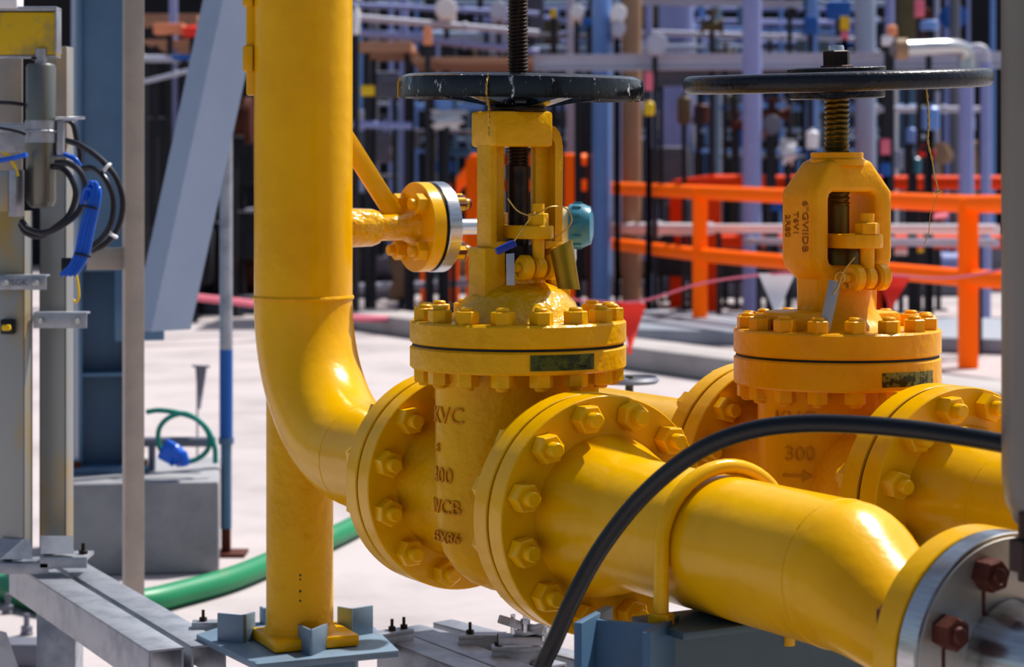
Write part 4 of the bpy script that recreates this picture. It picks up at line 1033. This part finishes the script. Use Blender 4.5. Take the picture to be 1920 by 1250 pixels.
CL = [
 (836,14,21,34,22,'white','pipe_end','pipe end','white round pipe end at the top left of the central stem','end'),
 (935,18,21.5,28,20,'palegrey','pipe_end','pipe end','pale round pipe end nearest left of the central stem','end'),
 (1083,20,21,22,22,'white','pipe_end','pipe end','white round pipe end right of the central stem top','end'),
 (1160,22,20.5,26,26,'white','pipe_end','pipe end','white round pipe end over the tan lagged pipe','end'),
 (1160,52,20.5,22,20,'palegrey','pipe_end','pipe end','pale round pipe end below the white one over the tan pipe','end'),
 (1232,80,20,34,16,'palegrey','pipe_end','pipe end','pale oval pipe end right of the tan lagged pipe','end'),
 (831,190,20,28,24,'bluepipe','pipe_end','pipe end','pale blue round pipe end under the central handwheel rim','end'),
 (838,224,20,70,36,'white','plastic_sheet','sheet','white crumpled plastic sheet left of the central yoke head','sheet'),
 (826,214,20.5,22,38,'teal_hose','container','container','small teal container beside the crumpled white sheet','can'),
 (850,280,21,60,34,'steel_blue','pump','pump','blue-grey pump left of the central yoke','valve'),
 (834,312,21,36,24,'blue','drum','drum','blue drum low behind the branch flange','can'),
 (1040,25,23,16,14,'bluepipe','junction_box','box','small pale blue box right of the central stem','box'),
 (1037,25,22.6,12,16,'yellow_plastic','junction_box','box','tiny yellow box right of the central stem','box'),
 (1105,42,22,24,14,'blue','junction_box','box','bright blue box left of the white pipe end','box'),
 (912,60,22,12,10,'blue','junction_box','box','tiny blue box left of the central stem','box'),
 (802,68,19.9,16,34,'peach','timber_block','timber','upright orange timber block on the long board deck','box'),
 (1217,204,20,20,26,'yellow_plastic','junction_box','box','small yellow box right of the central handwheel','can'),
 (1216,152,20,16,36,'pink','warning_sign','sign','pink strip sign right of the central handwheel rim','box'),
 (1283,206,22,26,52,'olive','valve_actuator','actuator','brown actuator behind the left tip of the right handwheel','can'),
 (1335,40,23,40,44,'olive','valve_actuator','actuator','olive actuator high between the handwheels','valve'),
 (1360,95,23,38,34,'olive','valve_actuator','actuator','olive actuator above the left tip of the right handwheel','valve'),
 (1382,226,22,18,34,'rust','hand_valve','valve','rust red valve behind the right handwheel left half','valve'),
 (1450,205,21,60,44,'rust','pump','pump','dull red pump below the right handwheel hub','valve'),
 (1448,232,20,30,30,'midgrey','pipe_end','pipe end','grey ring pipe end left of the right valve stem','end'),
 (1523,262,20,24,34,'white','drum','drum','white topped drum left of the right yoke collar','can'),
 (1523,290,20.2,26,26,'blue','drum','drum','blue drum left of the right yoke collar','can'),
 (1478,285,21,32,50,'white','plastic_sheet','sheet','pale plastic sheet left of the right valve yoke','sheet'),
 (1584,44,22,18,26,'yellow_plastic','junction_box','box','yellow box above the right valve top nut','box'),
 (1584,66,22,14,16,'pink','junction_box','box','pink box under the yellow box above the right valve','box'),
 (1520,48,23,26,34,'blue','junction_box','box','cobalt blue box left of the right valve top nut','box'),
 (1572,20,24,44,34,'blue','panel','panel','blue panel at the top above the right valve nut','box'),
 (1672,58,20,20,20,'peach','junction_box','box','orange box left of the bent pipe at top right','can'),
 (1664,76,20,22,20,'white','junction_box','box','white box left of the bent pipe at top right','box'),
 (1742,48,20,34,18,'bluepipe','lamp','lamp','pale blue rounded lamp above the bent pipe','can'),
 (1724,16,22,18,34,'pink','warning_sign','sign','pink sign at the top right above the bent pipe','box'),
 (1745,222,20,34,44,'bluepipe','pressure_gauge','gauge','pale blue gauge behind the dangling wire','can'),
 (1708,254,20.5,18,28,'bluepipe','pressure_gauge','gauge','small blue gauge left of the dangling wire','can'),
 (1738,284,20.4,30,24,'red','hand_valve','valve','red valve behind the dangling wire','valve'),
 (1715,310,20.6,26,30,'teal','pump','pump','teal pump right of the right valve yoke','can'),
 (1660,275,20,18,30,'pink','warning_sign','sign','pink sign right of the right valve yoke shoulder','box'),
 (1660,318,20,22,24,'blue','drum','drum','blue drum right of the right yoke shoulder','can'),
 (1760,405,22,40,18,'pink','plastic_sheet','sheet','pink sheet right of the right valve behind the rails','sheet'),
 (1690,470,21.5,34,16,'white','junction_box','box','white box under the pale tube at right','box'),
 (1722,466,21.6,20,14,'yellow_plastic','junction_box','box','amber box under the pale tube at right','can'),
 (1455,388,21,26,16,'blue','junction_box','box','blue box left of the right yoke behind the rail','box'),
 (1212,465,22.4,30,60,'lav','pipe_support','support','lavender pipe support behind the orange rail middle','valve'),
 (318,55,20.8,56,20,'peach','tray','tray','orange tray on the board deck at left','box'),
 (360,60,20.6,36,20,'red','tray','tray','pinkish red bundle beside the orange tray at left','can'),
 (345,108,20.4,40,10,'blue','junction_box','box','flat blue box behind the brace at left','box'),
 (440,200,21,60,130,'rust','machine','machine','dark red machine frame between the brace and the riser','valve'),
 (455,300,22,50,90,'dark2','machine','machine','black machine between the brace and the riser','box'),
 (455,440,21.5,70,90,'dark2','machine','machine','black low machine behind the slim post','box'),
 (752,500,22,50,130,'tan','dust_sheet','sheet','beige draped sheet behind the branch flange','sheet'),
 (690,420,22,70,120,'dark2','machine','machine','dark machine behind the yellow branch pipe','box'),
 (1600,400,24.9,140,120,'dark2','machine','machine','dark machine behind the right yoke','box'),
 (1330,470,23,220,90,'dark2','machine','machine','long dark machine behind the front orange rail','box'),
 (300,330,23,60,220,'dark2','machine','machine','tall dark machine behind the galvanised post','box'),
 (340,480,21.2,120,110,'dark2','machine','machine','dark low machine at left behind the brace foot','box'),
 (1300,540,24,90,20,'palegrey','pallet','pallet','pale pallet on the ground between the valves','box'),
 (740,160,24,90,50,'midgrey','duct','duct','grey duct right of the riser under the board deck','box'),
 (700,275,24,70,60,'midgrey','cabinet','cabinet','grey cabinet behind the yellow brace bar','box'),
 (690,170,20,26,20,'yellow_plastic','junction_box','box','small amber box right of the riser under the deck','box'),
 (1700,20,27,40,120,'olive','cable_tray','tray','olive tray at the top right','box'),
 (1255,330,24,70,110,'midgrey','cabinet','cabinet','grey cabinet above the orange rail between the valves','box'),
 (1095,260,26,40,150,'dark2','cabinet','cabinet','dark cabinet right of the central yoke','box'),
 (668,40,19,14,50,'white','drum','drum','white drum edge just right of the riser top','can'),
]
for (x,y,d,w,h,mk,nm,cat,lb,sh) in CL: vstand(lb, x, y, d, w, h, mk, nm, cat, sh)

# low machinery on skids behind the rails
def mskid(px0, px1, ytop, d, mk, mk2, label):
    a, c = PD(px0,0,d).x, PD(px1,0,d).x; h = PD(0,ytop,d).z; w = c-a
    t = thing('equipment_skid', label, 'equipment', ((a+c)/2, d, 0))
    b = BM(); box(b, T(((a+c)/2,d,.09)), w, 1.2, .18, .01); part('base_frame', b, M['midgrey'], t)
    b = BM(); box(b, T((a+w*.28,d,.18+(h-.18)*.45)), w*.42, .8, (h-.18)*.9, .03); box(b, T((a+w*.28,d-.41,.18+(h-.18)*.55)), w*.26, .03, (h-.18)*.4, .01); part('cabinet', b, M[mk], t)
    b = BM(); r = min(.25, (h-.18)*.32); cyl(b, (a+w*.52,d-.1,.2+r), (a+w*.95,d-.1,.2+r), r, 20); disc(b, r*1.15, -.03, .03, axisM((a+w*.6,d-.1,.2+r), (1,0,0)), 20); box(b, T((a+w*.74,d-.1,.19)), w*.2, r, .05, .005); part('motor', b, M[mk2], t)
    b = BM(); tube(b, smooth([(a+w*.55,d+.2,.3),(a+w*.55,d+.2,h*.8),(a+w*.62,d+.2,h),(a+w*.98,d+.2,h),(a+w,d+.2,h*.8),(a+w,d+.2,.2)], 5), .035, 10); part('pipework', b, M['palegrey'], t)
for args in (
 (640,760,440,25.0,'dark2','midgrey','low dark equipment skid behind the yellow branch flange'),
 (765,880,455,26.0,'slate','tan','low slate equipment skid behind the left orange posts'),
 (885,1060,425,27.0,'dark2','slate','low dark equipment skid hidden mostly by the central yoke'),
 (1070,1230,440,25.5,'dark2','tan','low dark equipment skid behind the front rail, left bay'),
 (1235,1330,470,26.5,'midgrey','dark2','low grey equipment skid behind the front rail, middle bay'),
 (1335,1500,430,25.2,'dark2','midgrey','low dark equipment skid left of the right valve yoke'),
 (1505,1690,440,27.0,'slate','dark2','low slate equipment skid directly behind the right valve yoke'),
 (1695,1800,450,25.5,'dark2','lav','low dark equipment skid behind the rightmost orange post'),
 (1803,1960,440,26.5,'midgrey','dark2','low grey equipment skid at the far right beside the grey cylinder'),
 (262,370,430,21.5,'dark2','slate','low dark equipment skid at left behind the square post'),
 (372,500,400,22.0,'dark2','rust','low dark equipment skid between the brace foot and the riser')): mskid(*args)
# far scaffold tubes, all alike
rnd = random.Random(5)
def fill(n, f): 
    for i in range(n): f(i)
def ft(i):
    px = 655+1215*((i+.5)/34)+rnd.uniform(-14,14); d = rnd.uniform(28.5,33.5); r = rnd.choice((.03,.04,.06,.09)); x = PD(px,0,d).x
    mk = rnd.choice(('dark2','dark2','steel_blue','lav','palegrey','bluepipe','bluepipe'))
    b = BM(); cyl(b, (x,d,0), (x,d,5.2), r, 12); disc(b, r*1.8, 0, .05, T((x,d,0)), 14); disc(b, r*1.5, 1.9+rnd.uniform(-.6,1.5), 2.0+rnd.uniform(1.5,1.6) if False else 3.6, T((x,d,0)), 14) if r > .05 else None
    solo('scaffold_tube', b, M[mk], 'blurred thin upright tube in the rack far behind the valves', 'pipe', 'upright tubes in the far rack')
fill(34, ft)
def fh(i):
    y = -10+300*((i+.5)/16)+rnd.uniform(-8,8); d = rnd.uniform(28,33); a = PD(640+rnd.uniform(0,300),y,d); c = PD(1880-rnd.uniform(0,400),y+rnd.uniform(-6,6),d); r = rnd.choice((.03,.035,.05))
    mk = rnd.choice(('dark2','bluepipe','lav','palegrey','steel_pale'))
    b = BM(); cyl(b, a, c, r, 10)
    for f in (.15,.5,.85): disc(b, r*1.6, -.06, .06, axisM(a+(c-a)*f, c-a), 12); q = a+(c-a)*f; cyl(b, (q.x,q.y+.02,0), (q.x,q.y+.02,q.z), .025, 8)
    solo('rack_pipe', b, M[mk], 'blurred level pipe in the rack far behind the valves', 'pipe', 'level pipes in the far rack')
fill(16, fh)
def fb(i):
    px = 665+1190*((i*.6180339) % 1); y = 20+300*((i*.7548776) % 1); d = rnd.uniform(26,30); w_ = rnd.uniform(.12,.4); h_ = rnd.uniform(.12,.4); p = PD(px,y,d)
    mk = rnd.choice(('midgrey','dark2','steel_blue','slate','olive','palegrey','white','steel_grey','blue','tan','rust','lav'))
    b = BM()
    if i % 3 == 0: lathe(b, [(0,-h_/2),(w_*.4,-h_/2),(w_/2,-h_*.4),(w_/2,h_*.4),(w_*.35,h_/2),(0,h_/2)], T(p), 16)
    elif i % 3 == 1: box(b, T(p), w_, w_*.6, h_, .02); box(b, T(p+Vector((0,-w_*.31,.02))), w_*.6, .02, h_*.5, .004)
    else: disc(b, w_*.4, -.3, .1, axisM(p, (rnd.uniform(-.5,.5),-1,rnd.uniform(-.2,.4))), 18); disc(b, w_*.5, -.02, .04, axisM(p, (0,-1,.1)), 18)
    cyl(b, (p.x,p.y+.05,0), (p.x,p.y+.05,p.z), .03, 8)
    solo('rack_fitting', b, M[mk], 'blurred small fitting on a pole in the rack far behind the valves', 'fitting', 'fittings in the far rack')
fill(46, fb)

# ------------------------------------------------------------------ light, sky, camera
w = bpy.data.worlds.new('World'); bpy.context.scene.world = w; w.use_nodes = True
nt = w.node_tree; bg = nt.nodes['Background']
sky = nt.nodes.new('ShaderNodeTexSky'); sky.sky_type = 'NISHITA'; sky.sun_disc = False
SUN = Vector((.66,.50,1.25)).normalized()
sky.sun_elevation = math.asin(SUN.z); sky.sun_rotation = math.atan2(SUN.x, SUN.y)
sky.air_density = 1.0; sky.dust_density = 2.5; sky.ozone_density = 1.0
hs_ = nt.nodes.new('ShaderNodeHueSaturation'); hs_.inputs['Saturation'].default_value = .8; nt.links.new(sky.outputs[0], hs_.inputs['Color']); nt.links.new(hs_.outputs[0], bg.inputs['Color']); bg.inputs['Strength'].default_value = .105
l = bpy.data.lights.new('sun', 'SUN'); l.energy = 4.8; l.angle = R(.7); l.color = (1,.96,.91)
lo = bpy.data.objects.new('sun', l); C.objects.link(lo); lo.rotation_euler = SUN.to_track_quat('Z','Y').to_euler(); lo.location = (5,5,12)
cam = bpy.data.cameras.new('camera'); co = bpy.data.objects.new('camera', cam); C.objects.link(co)
co.location = (0,0,CZ); co.rotation_euler = (math.pi/2,0,0)
cam.sensor_width = 36; cam.lens = F/1920*36; cam.shift_y = -(625-HY)/1920
cam.clip_start = .05; cam.clip_end = 200
cam.dof.use_dof = True; cam.dof.focus_distance = 3.0; cam.dof.aperture_fstop = 7.5
sc = bpy.context.scene; sc.camera = co
sc.view_settings.view_transform = 'Standard'; sc.view_settings.look = 'Medium High Contrast'
sc.view_settings.exposure = 0.0; sc.view_settings.gamma = 1.0
